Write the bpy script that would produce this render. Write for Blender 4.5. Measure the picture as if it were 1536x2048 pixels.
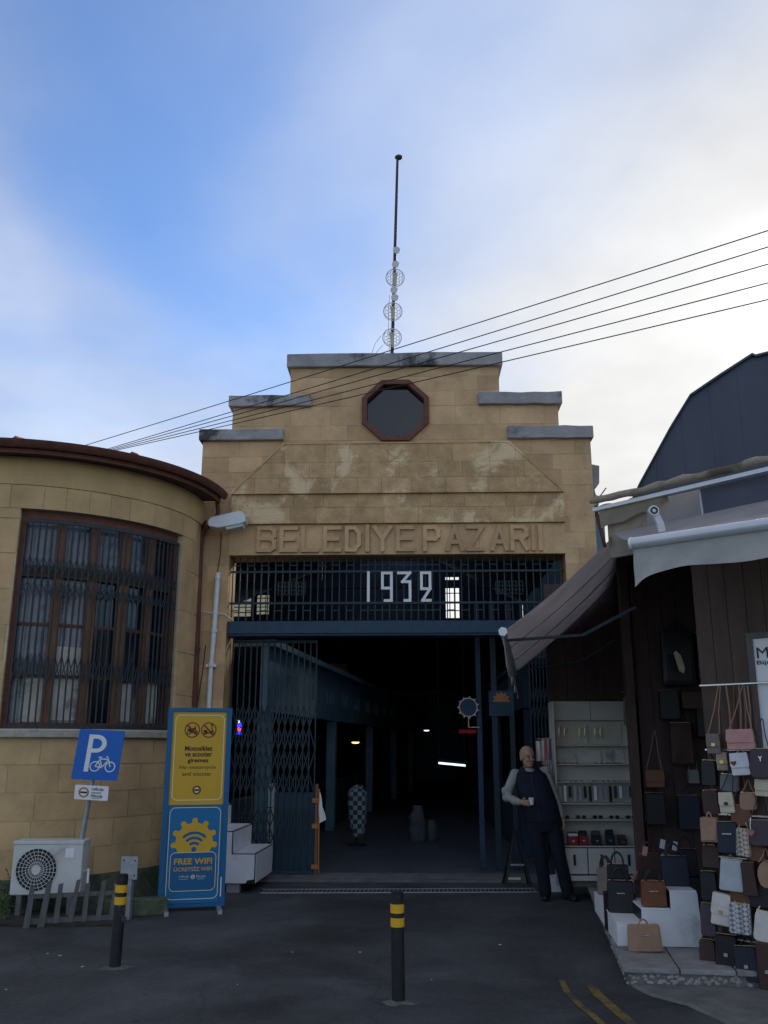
import bpy, bmesh, math, random
from mathutils import Vector, Matrix
random.seed(7)
R = math.radians
for o in list(bpy.data.objects): bpy.data.objects.remove(o)
SC = bpy.context.scene
COL = SC.collection

# ---------------------------------------------------------------- camera
FPX, PITCH, HC = 1800.0, R(14.5), 1.72
cam_d = bpy.data.cameras.new('camera'); cam = bpy.data.objects.new('camera', cam_d); COL.objects.link(cam)
cam.location = (0, 0, HC); cam.rotation_euler = (R(90) + PITCH, 0, 0)
cam_d.sensor_fit = 'VERTICAL'; cam_d.sensor_height = 36.0; cam_d.lens = FPX / 2048 * 36
cam_d.clip_end = 2000; cam_d.clip_start = 0.05
SC.camera = cam
SC.render.resolution_x, SC.render.resolution_y = 768, 1024

# ---------------------------------------------------------------- world, sun, exposure
SUN_AZ, SUN_EL = R(26.5), R(26)
SUN_DIR = Vector((math.sin(SUN_AZ) * math.cos(SUN_EL), math.cos(SUN_AZ) * math.cos(SUN_EL), math.sin(SUN_EL)))
w = bpy.data.worlds.new('World'); SC.world = w; w.use_nodes = True
nt = w.node_tree; nt.nodes.clear()
def N(t, **k):
    n = nt.nodes.new(t)
    for a, b in k.items(): setattr(n, a, b)
    return n
def L(a, b): nt.links.new(a, b)
def MATH(op, a, b=None, clamp=False):
    n = N('ShaderNodeMath', operation=op, use_clamp=clamp)
    for i, x in enumerate((a, b)):
        if x is None: continue
        if isinstance(x, (int, float)): n.inputs[i].default_value = x
        else: L(x, n.inputs[i])
    return n.outputs[0]
out = N('ShaderNodeOutputWorld'); bg = N('ShaderNodeBackground'); bg.inputs[1].default_value = 0.1
L(bg.outputs[0], out.inputs[0])
sky = N('ShaderNodeTexSky', sky_type='NISHITA'); sky.sun_disc = False
sky.sun_elevation = SUN_EL; sky.sun_rotation = SUN_AZ; sky.dust_density = 0.2; sky.ozone_density = 2.5
tc = N('ShaderNodeTexCoord'); sep = N('ShaderNodeSeparateXYZ'); L(tc.outputs['Generated'], sep.inputs[0])
zz = MATH('ADD', MATH('MAXIMUM', sep.outputs[2], 0.0), 0.22)
cmb = N('ShaderNodeCombineXYZ'); L(MATH('DIVIDE', sep.outputs[0], zz), cmb.inputs[0]); L(MATH('DIVIDE', sep.outputs[1], zz), cmb.inputs[1])
cmb.inputs[2].default_value = 12.5
nz = N('ShaderNodeTexNoise'); nz.inputs['Scale'].default_value = 1.15; nz.inputs['Detail'].default_value = 7; nz.inputs['Roughness'].default_value = 0.46; nz.inputs['Distortion'].default_value = 0.4
L(cmb.outputs[0], nz.inputs['Vector'])
dt = N('ShaderNodeVectorMath', operation='DOT_PRODUCT'); L(tc.outputs['Generated'], dt.inputs[0]); dt.inputs[1].default_value = SUN_DIR
sd = MATH('MAXIMUM', dt.outputs['Value'], 0.0)
g1 = MATH('POWER', sd, 7.0); g2 = MATH('POWER', sd, 26.0); g3 = MATH('POWER', sd, 700.0)
mask = MATH('ADD', nz.outputs[0], MATH('MULTIPLY', g1, 0.25))
mr = N('ShaderNodeMapRange', interpolation_type='SMOOTHSTEP'); L(mask, mr.inputs[0])
mr.inputs[1].default_value = 0.30; mr.inputs[2].default_value = 0.74; mr.inputs[3].default_value = 0.10; mr.inputs[4].default_value = 0.99
nz2 = N('ShaderNodeTexNoise'); nz2.inputs['Scale'].default_value = 1.9; nz2.inputs['Detail'].default_value = 6; L(cmb.outputs[0], nz2.inputs['Vector'])
dens = MATH('ADD', 0.50, MATH('MULTIPLY', nz2.outputs[0], 1.0))
lum = MATH('ADD', MATH('ADD', 3.0, MATH('MULTIPLY', g1, 0.0)), MATH('ADD', MATH('MULTIPLY', g2, 0.4), MATH('MULTIPLY', g3, 2.0)))
cl = N('ShaderNodeVectorMath', operation='SCALE'); cl.inputs[0].default_value = (1.0, 0.99, 0.97); L(MATH('MULTIPLY', lum, dens), cl.inputs['Scale'])
mix = N('ShaderNodeMix', data_type='RGBA'); L(mr.outputs[0], mix.inputs['Factor'])
skm = N('ShaderNodeVectorMath', operation='MULTIPLY'); L(sky.outputs[0], skm.inputs[0]); skm.inputs[1].default_value = (0.32, 0.49, 0.67)
L(skm.outputs[0], mix.inputs['A']); L(cl.outputs[0], mix.inputs['B'])
L(mix.outputs['Result'], bg.inputs[0])

sl = bpy.data.lights.new('sun', 'SUN'); sl.energy = 1.5; sl.angle = R(12); sl.color = (1.0, 0.94, 0.84)
so = bpy.data.objects.new('sun', sl); COL.objects.link(so)
so.rotation_euler = (-SUN_DIR).to_track_quat('-Z', 'Y').to_euler()
SC.view_settings.view_transform = 'Standard'; SC.view_settings.look = 'None'
SC.view_settings.exposure = 1.5; SC.view_settings.gamma = 1.0; SC.view_settings.use_curve_mapping = False

# ---------------------------------------------------------------- pixel -> world
CP, SP = math.cos(PITCH), math.sin(PITCH)
def ray(u, v):
    x = (u - 768) / FPX; y = (1024 - v) / FPX
    return Vector((x, CP - y * SP, SP + y * CP))
CAM = Vector((0, 0, HC))
def PY(u, v, Y): d = ray(u, v); return CAM + d * (Y / d.y)
def PZ(u, v, Z=0.0): d = ray(u, v); return CAM + d * ((Z - HC) / d.z)
def PP(u, v, p0, n):
    d = ray(u, v); n = Vector(n); return CAM + d * ((Vector(p0) - CAM).dot(n) / d.dot(n))

# ---------------------------------------------------------------- materials
def mat(name, col, rough=0.7, var=0.25, scale=6.0, bump=0.15, metal=0.0, spec=0.35, coord='world', col2=None, thr=(0.45, 0.65), rnd=0.0, emit=None, es=0, streak=False, detail=6.0):
    m = bpy.data.materials.new(name); m.use_nodes = True; t = m.node_tree; t.nodes.clear()
    o = t.nodes.new('ShaderNodeOutputMaterial'); b = t.nodes.new('ShaderNodeBsdfPrincipled'); t.links.new(b.outputs[0], o.inputs[0])
    b.inputs['Roughness'].default_value = rough; b.inputs['Metallic'].default_value = metal
    b.inputs['Specular IOR Level'].default_value = spec
    if emit:
        b.inputs['Emission Color'].default_value = (*emit, 1); b.inputs['Emission Strength'].default_value = es
    if coord == 'world':
        g = t.nodes.new('ShaderNodeNewGeometry'); vec = g.outputs['Position']
    else:
        g = t.nodes.new('ShaderNodeTexCoord'); vec = g.outputs['Object']
    n = t.nodes.new('ShaderNodeTexNoise'); n.inputs['Scale'].default_value = scale; n.inputs['Detail'].default_value = detail; n.inputs['Roughness'].default_value = 0.62
    if streak:
        mp = t.nodes.new('ShaderNodeMapping'); mp.inputs['Scale'].default_value = (1, 1, 0.22); t.links.new(vec, mp.inputs[0]); t.links.new(mp.outputs[0], n.inputs['Vector'])
    else: t.links.new(vec, n.inputs['Vector'])
    r = t.nodes.new('ShaderNodeMapRange'); r.inputs[1].default_value = 0.25; r.inputs[2].default_value = 0.75; r.inputs[3].default_value = 1 - var; r.inputs[4].default_value = 1 + var
    t.links.new(n.outputs[0], r.inputs[0])
    base = t.nodes.new('ShaderNodeVectorMath'); base.operation = 'SCALE'; base.inputs[0].default_value = col; t.links.new(r.outputs[0], base.inputs['Scale'])
    cur = base.outputs[0]
    if rnd:
        oi = t.nodes.new('ShaderNodeObjectInfo'); rr = t.nodes.new('ShaderNodeMapRange'); rr.inputs[3].default_value = 1 - rnd; rr.inputs[4].default_value = 1 + rnd
        t.links.new(oi.outputs['Random'], rr.inputs[0]); s2 = t.nodes.new('ShaderNodeVectorMath'); s2.operation = 'SCALE'; t.links.new(cur, s2.inputs[0]); t.links.new(rr.outputs[0], s2.inputs['Scale']); cur = s2.outputs[0]
    if col2:
        n2 = t.nodes.new('ShaderNodeTexNoise'); n2.inputs['Scale'].default_value = scale * 0.3; n2.inputs['Detail'].default_value = 9; n2.inputs['Roughness'].default_value = 0.68; n2.inputs['Distortion'].default_value = 0.4
        mp2 = t.nodes.new('ShaderNodeMapping'); mp2.inputs['Location'].default_value = (3.1, 7.7, 1.3); t.links.new(vec, mp2.inputs[0]); t.links.new(mp2.outputs[0], n2.inputs['Vector'])
        r2 = t.nodes.new('ShaderNodeMapRange'); r2.interpolation_type = 'SMOOTHSTEP'; r2.inputs[1].default_value = thr[0]; r2.inputs[2].default_value = thr[1]; t.links.new(n2.outputs[0], r2.inputs[0])
        mx = t.nodes.new('ShaderNodeMix'); mx.data_type = 'RGBA'; t.links.new(r2.outputs[0], mx.inputs['Factor']); t.links.new(cur, mx.inputs['A']); mx.inputs['B'].default_value = (*col2, 1); cur = mx.outputs['Result']
    t.links.new(cur, b.inputs['Base Color'])
    if bump:
        bp = t.nodes.new('ShaderNodeBump'); bp.inputs['Strength'].default_value = bump; bp.inputs['Distance'].default_value = 0.02
        n3 = t.nodes.new('ShaderNodeTexNoise'); n3.inputs['Scale'].default_value = scale * 6; n3.inputs['Detail'].default_value = 5; t.links.new(vec, n3.inputs['Vector']); t.links.new(n3.outputs[0], bp.inputs['Height']); t.links.new(bp.outputs[0], b.inputs['Normal'])
    return m
M = {}
M['stone'] = mat('stone', (0.57, 0.375, 0.205), 0.9, 0.22, 3.0, 0.4, rnd=0.13, col2=(0.68, 0.49, 0.28), thr=(0.62, 0.72))
M['stone_worn'] = mat('stone_worn', (0.53, 0.345, 0.175), 0.9, 0.28, 5.0, 0.6, rnd=0.12, col2=(0.76, 0.57, 0.34), thr=(0.50, 0.60))
M['stone_left'] = mat('stone_left', (0.57, 0.385, 0.195), 0.9, 0.22, 2.5, 0.35, rnd=0.10, col2=(0.60, 0.49, 0.31), thr=(0.60, 0.74))
M['mortar'] = mat('mortar', (0.46, 0.295, 0.15), 0.95, 0.25, 5, 0.3)
M['mortar_pale'] = mat('mortar_pale', (0.60, 0.49, 0.31), 0.95, 0.25, 5, 0.3)
M['plaster'] = mat('plaster', (0.56, 0.38, 0.18), 0.9, 0.18, 2.2, 0.25, col2=(0.56, 0.46, 0.30), thr=(0.62, 0.76), streak=True)
M['coping'] = mat('coping', (0.34, 0.33, 0.33), 0.9, 0.3, 4, 0.5, col2=(0.07, 0.07, 0.075), thr=(0.52, 0.64))
M['plinth'] = mat('plinth', (0.15, 0.15, 0.10), 0.95, 0.4, 5, 0.6, col2=(0.05, 0.08, 0.04), thr=(0.45, 0.6))
M['sill'] = mat('sill', (0.42, 0.38, 0.32), 0.85, 0.25, 9, 0.5, col2=(0.20, 0.16, 0.11), thr=(0.5, 0.65))
M['rust'] = mat('rust', (0.13, 0.050, 0.034), 0.75, 0.35, 8, 0.3, col2=(0.18, 0.10, 0.06), thr=(0.55, 0.7))
M['redwood'] = mat('redwood', (0.15, 0.060, 0.038), 0.7, 0.3, 9, 0.25)
M['oldwood'] = mat('oldwood', (0.20, 0.105, 0.055), 0.75, 0.4, 14, 0.3, streak=True)
M['soffit'] = mat('soffit', (0.09, 0.065, 0.05), 0.85, 0.3, 5, 0.2)
M['tile'] = mat('tile', (0.21, 0.075, 0.045), 0.85, 0.35, 7, 0.4, rnd=0.2)
M['navy'] = mat('navy', (0.012, 0.045, 0.085), 0.5, 0.3, 9, 0.15, spec=0.4)
M['gate'] = mat('gate', (0.013, 0.030, 0.042), 0.5, 0.35, 12, 0.2, spec=0.4)
M['grille'] = mat('grille', (0.030, 0.040, 0.050), 0.55, 0.3, 14, 0.2)
M['white'] = mat('white', (0.80, 0.80, 0.80), 0.5, 0.06, 4, 0.05)
M['whiteboard'] = mat('whiteboard', (0.70, 0.71, 0.73), 0.5, 0.10, 5, 0.08, col2=(0.40, 0.39, 0.37), thr=(0.58, 0.76))
M['black'] = mat('black', (0.012, 0.012, 0.014), 0.45, 0.3, 8, 0.1)
M['blackworn'] = mat('blackworn', (0.018, 0.018, 0.02), 0.42, 0.4, 9, 0.2, col2=(0.11, 0.11, 0.11), thr=(0.63, 0.70))
M['yellow'] = mat('yellow', (0.75, 0.42, 0.02), 0.4, 0.12, 10, 0.05, col2=(0.30, 0.18, 0.03), thr=(0.62, 0.72))
M['ochre'] = mat('ochre', (0.64, 0.38, 0.03), 0.45, 0.05, 5, 0.02)
M['signblue'] = mat('signblue', (0.010, 0.125, 0.50), 0.4, 0.06, 3, 0.02)
M['boardblue'] = mat('boardblue', (0.012, 0.115, 0.27), 0.45, 0.08, 3, 0.02)
M['redprint'] = mat('redprint', (0.20, 0.03, 0.015), 0.5, 0.1, 4, 0)
M['blackprint'] = mat('blackprint', (0.03, 0.02, 0.01), 0.5, 0.1, 4, 0)
M['cream_print'] = mat('cream_print', (0.80, 0.72, 0.45), 0.5, 0.05, 4, 0)
M['galv'] = mat('galv', (0.36, 0.37, 0.39), 0.45, 0.2, 12, 0.1, metal=0.5)
M['pvc'] = mat('pvc', (0.72, 0.73, 0.74), 0.45, 0.12, 9, 0.08, col2=(0.4, 0.38, 0.34), thr=(0.65, 0.8))
M['acwhite'] = mat('acwhite', (0.60, 0.60, 0.57), 0.5, 0.1, 5, 0.05, col2=(0.36, 0.33, 0.27), thr=(0.58, 0.78))
M['oldpale'] = mat('oldpale', (0.13, 0.13, 0.127), 0.9, 0.3, 18, 0.4, streak=True)
M['asphalt'] = mat('asphalt', (0.052, 0.054, 0.057), 0.82, 0.28, 2.2, 0.7, col2=(0.030, 0.030, 0.030), thr=(0.50, 0.66), detail=10)
M['concrete'] = mat('concrete', (0.15, 0.15, 0.145), 0.9, 0.3, 5, 0.6, col2=(0.10, 0.10, 0.095), thr=(0.5, 0.66))
M['collar'] = mat('collar', (0.12, 0.12, 0.115), 0.95, 0.4, 9, 0.8, col2=(0.06, 0.06, 0.06), thr=(0.45, 0.6))
M['litter'] = mat('litter', (0.42, 0.42, 0.40), 0.9, 0.2, 9, 0.2)
M['slab'] = mat('slab', (0.26, 0.25, 0.245), 0.85, 0.3, 7, 0.6, col2=(0.15, 0.14, 0.135), thr=(0.5, 0.66), rnd=0.1)
M['pebble'] = mat('pebble', (0.42, 0.40, 0.37), 0.8, 0.35, 11, 0.3, rnd=0.35)
M['roadline'] = mat('roadline', (0.20, 0.135, 0.035), 0.8, 0.3, 9, 0.3, col2=(0.07, 0.062, 0.05), thr=(0.47, 0.58))
M['darkroof'] = mat('darkroof', (0.070, 0.078, 0.112), 0.6, 0.2, 1.6, 0.15, streak=True)
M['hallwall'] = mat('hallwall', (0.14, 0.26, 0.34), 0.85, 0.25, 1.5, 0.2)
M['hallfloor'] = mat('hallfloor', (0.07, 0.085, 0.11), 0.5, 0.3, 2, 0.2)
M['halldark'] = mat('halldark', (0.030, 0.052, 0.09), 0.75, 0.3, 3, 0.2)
M['glass'] = mat('glass', (0.010, 0.013, 0.018), 0.08, 0.2, 2, 0.02, spec=0.6)
M['glasspale'] = mat('glasspale', (0.17, 0.18, 0.20), 0.15, 0.35, 3, 0.03, spec=0.5, col2=(0.05, 0.055, 0.065), thr=(0.5, 0.6))
M['card'] = mat('card', (0.52, 0.49, 0.42), 0.8, 0.2, 6, 0.1, coord='object', col2=(0.22, 0.21, 0.20), thr=(0.52, 0.62))
M['awning'] = mat('awning', (0.60, 0.565, 0.56), 0.85, 0.14, 3, 0.2, streak=True)
M['valance'] = mat('valance', (0.46, 0.45, 0.43), 0.85, 0.15, 4, 0.25, col2=(0.33, 0.31, 0.27), thr=(0.5, 0.7))
M['canvas'] = mat('canvas', (0.42, 0.37, 0.29), 0.9, 0.22, 5, 0.35, col2=(0.17, 0.14, 0.10), thr=(0.52, 0.66))
M['alu'] = mat('alu', (0.62, 0.63, 0.65), 0.4, 0.08, 6, 0.04, metal=0.3)
M['darkwood'] = mat('darkwood', (0.085, 0.053, 0.040), 0.7, 0.35, 9, 0.25, streak=True)
M['shopwall'] = mat('shopwall', (0.07, 0.045, 0.04), 0.8, 0.3, 4, 0.2, streak=True)
M['shelf'] = mat('shelf', (0.48, 0.45, 0.40), 0.7, 0.1, 4, 0.06, col2=(0.33, 0.31, 0.28), thr=(0.58, 0.75))
M['cable'] = mat('cable', (0.02, 0.02, 0.022), 0.6, 0.1, 5, 0)
M['mast'] = mat('mast', (0.03, 0.04, 0.06), 0.5, 0.2, 8, 0.05)
M['dish'] = mat('dish', (0.62, 0.61, 0.61), 0.5, 0.12, 6, 0.05)
M['dishtan'] = mat('dishtan', (0.52, 0.45, 0.36), 0.6, 0.1, 6, 0.05)
M['skin'] = mat('skin', (0.42, 0.23, 0.15), 0.55, 0.12, 18, 0.06, coord='object')
M['vest'] = mat('vest', (0.007, 0.009, 0.022), 0.8, 0.25, 10, 0.2, coord='object')
M['shirt'] = mat('shirt', (0.30, 0.30, 0.27), 0.85, 0.15, 12, 0.25, coord='object')
M['trousers'] = mat('trousers', (0.008, 0.009, 0.016), 0.85, 0.25, 10, 0.2, coord='object')
M['shoe'] = mat('shoe', (0.010, 0.010, 0.010), 0.5, 0.2, 10, 0.1, coord='object')
M['leaf'] = mat('leaf', (0.060, 0.105, 0.035), 0.6, 0.4, 8, 0, rnd=0.3)
M['gold'] = mat('gold', (0.65, 0.48, 0.22), 0.3, 0.1, 8, 0, metal=0.9)
M['silver'] = mat('silver', (0.75, 0.75, 0.75), 0.25, 0.1, 8, 0, metal=0.9)
M['tube'] = mat('tube', (0.8, 0.8, 0.8), 0.5, 0, 5, 0, emit=(0.80, 0.95, 1.0), es=0.6)
M['amber'] = mat('amber', (0.8, 0.5, 0.2), 0.5, 0, 5, 0, emit=(1.0, 0.60, 0.18), es=1.3)
M['ledblue'] = mat('ledblue', (0.02, 0.02, 0.5), 0.5, 0, 5, 0, emit=(0.02, 0.03, 1.0), es=1.1)
M['ledred'] = mat('ledred', (0.5, 0.02, 0.02), 0.5, 0, 5, 0, emit=(1.0, 0.03, 0.03), es=2.5)
M['reddim'] = mat('reddim', (0.15, 0.01, 0.012), 0.5, 0, 5, 0, emit=(0.7, 0.02, 0.04), es=0.02)
M['orange'] = mat('orange', (0.42, 0.17, 0.06), 0.8, 0.2, 9, 0.1)
M['cloth_white'] = mat('cloth_white', (0.75, 0.75, 0.74), 0.85, 0.1, 9, 0.2)
def dress_asphalt(m):
    t = m.node_tree; b = [n for n in t.nodes if n.type == 'BSDF_PRINCIPLED'][0]; src = b.inputs['Base Color'].links[0].from_socket
    g = t.nodes.new('ShaderNodeNewGeometry')
    def chain(cur, tex, sock, lo, hi, dark, light):
        r = t.nodes.new('ShaderNodeMapRange'); r.inputs[1].default_value = lo; r.inputs[2].default_value = hi; r.inputs[3].default_value = dark; r.inputs[4].default_value = light
        t.links.new(tex.outputs[sock], r.inputs[0]); v = t.nodes.new('ShaderNodeVectorMath'); v.operation = 'SCALE'; t.links.new(cur, v.inputs[0]); t.links.new(r.outputs[0], v.inputs['Scale']); return v.outputs[0]
    n1 = t.nodes.new('ShaderNodeTexNoise'); n1.inputs['Scale'].default_value = 90; n1.inputs['Detail'].default_value = 2; t.links.new(g.outputs['Position'], n1.inputs['Vector']); cur = chain(src, n1, 0, .3, .75, .55, 1.7)
    n2 = t.nodes.new('ShaderNodeTexNoise'); n2.inputs['Scale'].default_value = .55; n2.inputs['Detail'].default_value = 4; n2.inputs['Distortion'].default_value = 1.0; t.links.new(g.outputs['Position'], n2.inputs['Vector']); cur = chain(cur, n2, 0, .35, .65, .70, 1.35)
    v1 = t.nodes.new('ShaderNodeTexVoronoi'); v1.inputs['Scale'].default_value = 3.2; v1.inputs['Randomness'].default_value = 1; t.links.new(g.outputs['Position'], v1.inputs['Vector']); cur = chain(cur, v1, 'Distance', .03, .09, .45, 1.0)
    v2 = t.nodes.new('ShaderNodeTexVoronoi'); v2.feature = 'DISTANCE_TO_EDGE'; v2.inputs['Scale'].default_value = .9; ds = t.nodes.new('ShaderNodeVectorMath'); ds.operation = 'ADD'; sc = t.nodes.new('ShaderNodeVectorMath'); sc.operation = 'SCALE'; sc.inputs['Scale'].default_value = .5; t.links.new(n2.outputs['Color'], sc.inputs[0]); t.links.new(g.outputs['Position'], ds.inputs[0]); t.links.new(sc.outputs[0], ds.inputs[1]); t.links.new(ds.outputs[0], v2.inputs['Vector']); cur = chain(cur, v2, 'Distance', .0, .009, .72, 1.0)
    t.links.new(cur, b.inputs['Base Color'])
dress_asphalt(M['asphalt'])
def translucent(m, f=0.45):
    t = m.node_tree; o = [n for n in t.nodes if n.type == 'OUTPUT_MATERIAL'][0]; b = [n for n in t.nodes if n.type == 'BSDF_PRINCIPLED'][0]
    tr = t.nodes.new('ShaderNodeBsdfTranslucent'); mx = t.nodes.new('ShaderNodeMixShader'); mx.inputs[0].default_value = f
    t.links.new(b.inputs['Base Color'].links[0].from_socket, tr.inputs[0]); t.links.new(b.outputs[0], mx.inputs[1]); t.links.new(tr.outputs[0], mx.inputs[2]); t.links.new(mx.outputs[0], o.inputs[0])
translucent(M['awning'], 0.6); translucent(M['valance'], 0.25); translucent(M['canvas'], 0.3)
def leather(name, c, r=0.5, **k):
    if name not in M: M[name] = mat(name, c, r, 0.15, 14, 0.12, coord='object', spec=0.4, **k)
    return M[name]

# ---------------------------------------------------------------- mesh builder
class MB:
    def __init__(s): s.v = []; s.f = []
    def add(s, vs, fs):
        n = len(s.v); s.v += [tuple(x) for x in vs]; s.f += [tuple(i + n for i in q) for q in fs]; return s
    def hexa(s, p):   # 8 points: bottom 4 ccw, top 4
        return s.add(p, [(0, 3, 2, 1), (4, 5, 6, 7), (0, 1, 5, 4), (1, 2, 6, 5), (2, 3, 7, 6), (3, 0, 4, 7)])
    def box(s, x0, x1, y0, y1, z0, z1, X=None):
        p = [Vector(q) for q in ((x0, y0, z0), (x1, y0, z0), (x1, y1, z0), (x0, y1, z0), (x0, y0, z1), (x1, y0, z1), (x1, y1, z1), (x0, y1, z1))]
        if X: p = [X @ q for q in p]
        return s.hexa(p)
    def prism(s, poly, a, b, fn):   # poly of (x,z) extruded from depth a (front) to b, fn(x, depth, z) -> point
        n = len(poly); vs = [fn(x, a, z) for x, z in poly] + [fn(x, b, z) for x, z in poly]
        fs = [tuple(range(n)), tuple(range(2 * n - 1, n - 1, -1))] + [(i, i + n, (i + 1) % n + n, (i + 1) % n) for i in range(n)]
        return s.add(vs, fs)
    def ring(s, outer, inner, a, b, fn):   # ring between two polygons of equal count
        n = len(outer); vs = [fn(x, a, z) for x, z in outer] + [fn(x, a, z) for x, z in inner] + [fn(x, b, z) for x, z in outer] + [fn(x, b, z) for x, z in inner]
        fs = []
        for i in range(n):
            j = (i + 1) % n
            fs += [(i, j, n + j, n + i), (2 * n + i, 3 * n + i, 3 * n + j, 2 * n + j), (i, 2 * n + i, 2 * n + j, j), (n + i, n + j, 3 * n + j, 3 * n + i)]
        return s.add(vs, fs)
    def tube(s, pts, r, n=8, cap=True, flat=None):
        pts = [Vector(p) for p in pts]; rs = r if isinstance(r, (list, tuple)) else [r] * len(pts)
        up = Vector((0.31, 0.2, 0.93)); vs = []
        T0 = None
        for i, p in enumerate(pts):
            t = (pts[min(i + 1, len(pts) - 1)] - pts[max(i - 1, 0)]).normalized()
            if T0 is None:
                a = t.cross(up)
                if a.length < 0.1: a = t.cross(Vector((1, 0, 0)))
                a.normalize()
            else:
                a = (a - t * a.dot(t)).normalized()
            T0 = t; b = t.cross(a)
            for k in range(n):
                q = 2 * math.pi * k / n; vs.append(p + (a * math.cos(q) + b * math.sin(q)) * rs[i])
        fs = [(i * n + k, i * n + (k + 1) % n, (i + 1) * n + (k + 1) % n, (i + 1) * n + k) for i in range(len(pts) - 1) for k in range(n)]
        if cap: fs += [tuple(range(n - 1, -1, -1)), tuple(range((len(pts) - 1) * n, len(pts) * n))]
        return s.add(vs, fs)
    def bar(s, p, q, wx, wy, side=None):   # rectangular bar between two points
        p, q = Vector(p), Vector(q); t = (q - p).normalized()
        sd = Vector(side) if side else (Vector((1, 0, 0)) if abs(t.x) < 0.8 else Vector((0, 1, 0)))
        sd = (sd - t * sd.dot(t)).normalized(); n = t.cross(sd)
        c = [sd * (-wx / 2) + n * (-wy / 2), sd * (wx / 2) + n * (-wy / 2), sd * (wx / 2) + n * (wy / 2), sd * (-wx / 2) + n * (wy / 2)]
        return s.hexa([p + k for k in c] + [q + k for k in c])
    def lathe(s, prof, n=16, c=(0, 0, 0)):
        vs = []; c = Vector(c)
        for r, z in prof:
            for k in range(n):
                q = 2 * math.pi * k / n; vs.append(c + Vector((r * math.cos(q), r * math.sin(q), z)))
        m = len(prof); fs = [(i * n + k, i * n + (k + 1) % n, (i + 1) * n + (k + 1) % n, (i + 1) * n + k) for i in range(m - 1) for k in range(n)]
        fs += [tuple(range(n - 1, -1, -1)), tuple(range((m - 1) * n, m * n))]
        return s.add(vs, fs)
    def ball(s, c, r, sx=1, sy=1, sz=1, n=12, m=8, X=None):
        vs = []; c = Vector(c)
        for i in range(m + 1):
            a = math.pi * i / m - math.pi / 2
            for k in range(n):
                q = 2 * math.pi * k / n; p = Vector((r * sx * math.cos(a) * math.cos(q), r * sy * math.cos(a) * math.sin(q), r * sz * math.sin(a)))
                if X: p = X @ p
                vs.append(c + p)
        fs = [(i * n + k, i * n + (k + 1) % n, (i + 1) * n + (k + 1) % n, (i + 1) * n + k) for i in range(m) for k in range(n)]
        return s.add(vs, fs)
    def grid(s, fn, nu, nv, thick=None):
        vs = [Vector(fn(i / nu, j / nv)) for j in range(nv + 1) for i in range(nu + 1)]
        fs = [(j * (nu + 1) + i, j * (nu + 1) + i + 1, (j + 1) * (nu + 1) + i + 1, (j + 1) * (nu + 1) + i) for j in range(nv) for i in range(nu)]
        if thick:
            t = Vector(thick); m = len(vs); vs += [x + t for x in vs]; fs += [tuple(m + i for i in reversed(q)) for q in fs]
            edge = [i for i in range(nu + 1)] + [(j) * (nu + 1) + nu for j in range(1, nu and nv + 1)] + [nv * (nu + 1) + i for i in range(nu - 1, -1, -1)] + [j * (nu + 1) for j in range(nv - 1, 0, -1)]
            for a, b in zip(edge, edge[1:] + edge[:1]): fs.append((b, a, a + m, b + m))
        return s.add(vs, fs)
    def mesh(s, name='m'):
        me = bpy.data.meshes.new(name); me.from_pydata(s.v, [], s.f); me.validate(); me.update(); return me
    def build(s, name, material, parent=None, smooth=False, bevel=0, recalc=True):
        me = s.mesh(name)
        if recalc:
            bm = bmesh.new(); bm.from_mesh(me)
            if smooth: bmesh.ops.remove_doubles(bm, verts=bm.verts, dist=1e-5)
            bmesh.ops.recalc_face_normals(bm, faces=bm.faces); bm.to_mesh(me); bm.free()
        if smooth:
            me.polygons.foreach_set('use_smooth', [True] * len(me.polygons)); me.set_sharp_from_angle(angle=R(40))
        return link(name, me, material, parent, bevel)
def link(name, me, material, parent=None, bevel=0):
    o = bpy.data.objects.new(name, me); COL.objects.link(o)
    if material is not None:
        me.materials.clear(); me.materials.append(M[material] if isinstance(material, str) else material)
    if parent is not None: adopt(o, parent)
    if bevel:
        b = o.modifiers.new('bevel', 'BEVEL'); b.width = bevel; b.segments = 2; b.limit_method = 'ANGLE'; b.angle_limit = R(40)
    return o
def wm(o):
    m = Matrix.LocRotScale(o.location, o.rotation_euler, o.scale)
    return (wm(o.parent) @ o.matrix_parent_inverse @ m) if o.parent else m
def adopt(o, parent):
    o.parent = parent; o.matrix_parent_inverse = wm(parent).inverted()
def tag(o, label, cat, group=None, kind=None):
    if label: o['label'] = label
    if cat: o['category'] = cat
    if group: o['group'] = group
    if kind: o['kind'] = kind
    return o
def thing(name, label, cat, loc=(0, 0, 0), rz=0, group=None):
    o = bpy.data.objects.new(name, None); COL.objects.link(o); o.location = loc; o.rotation_euler = (0, 0, rz); o.empty_display_size = 0.1
    return tag(o, label, cat, group)
def structure(o): o['kind'] = 'structure'; return o
def TR(loc, rz=0, rx=0, ry=0): return Matrix.Translation(loc) @ Matrix.Rotation(rz, 4, 'Z') @ Matrix.Rotation(ry, 4, 'Y') @ Matrix.Rotation(rx, 4, 'X')

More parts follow.
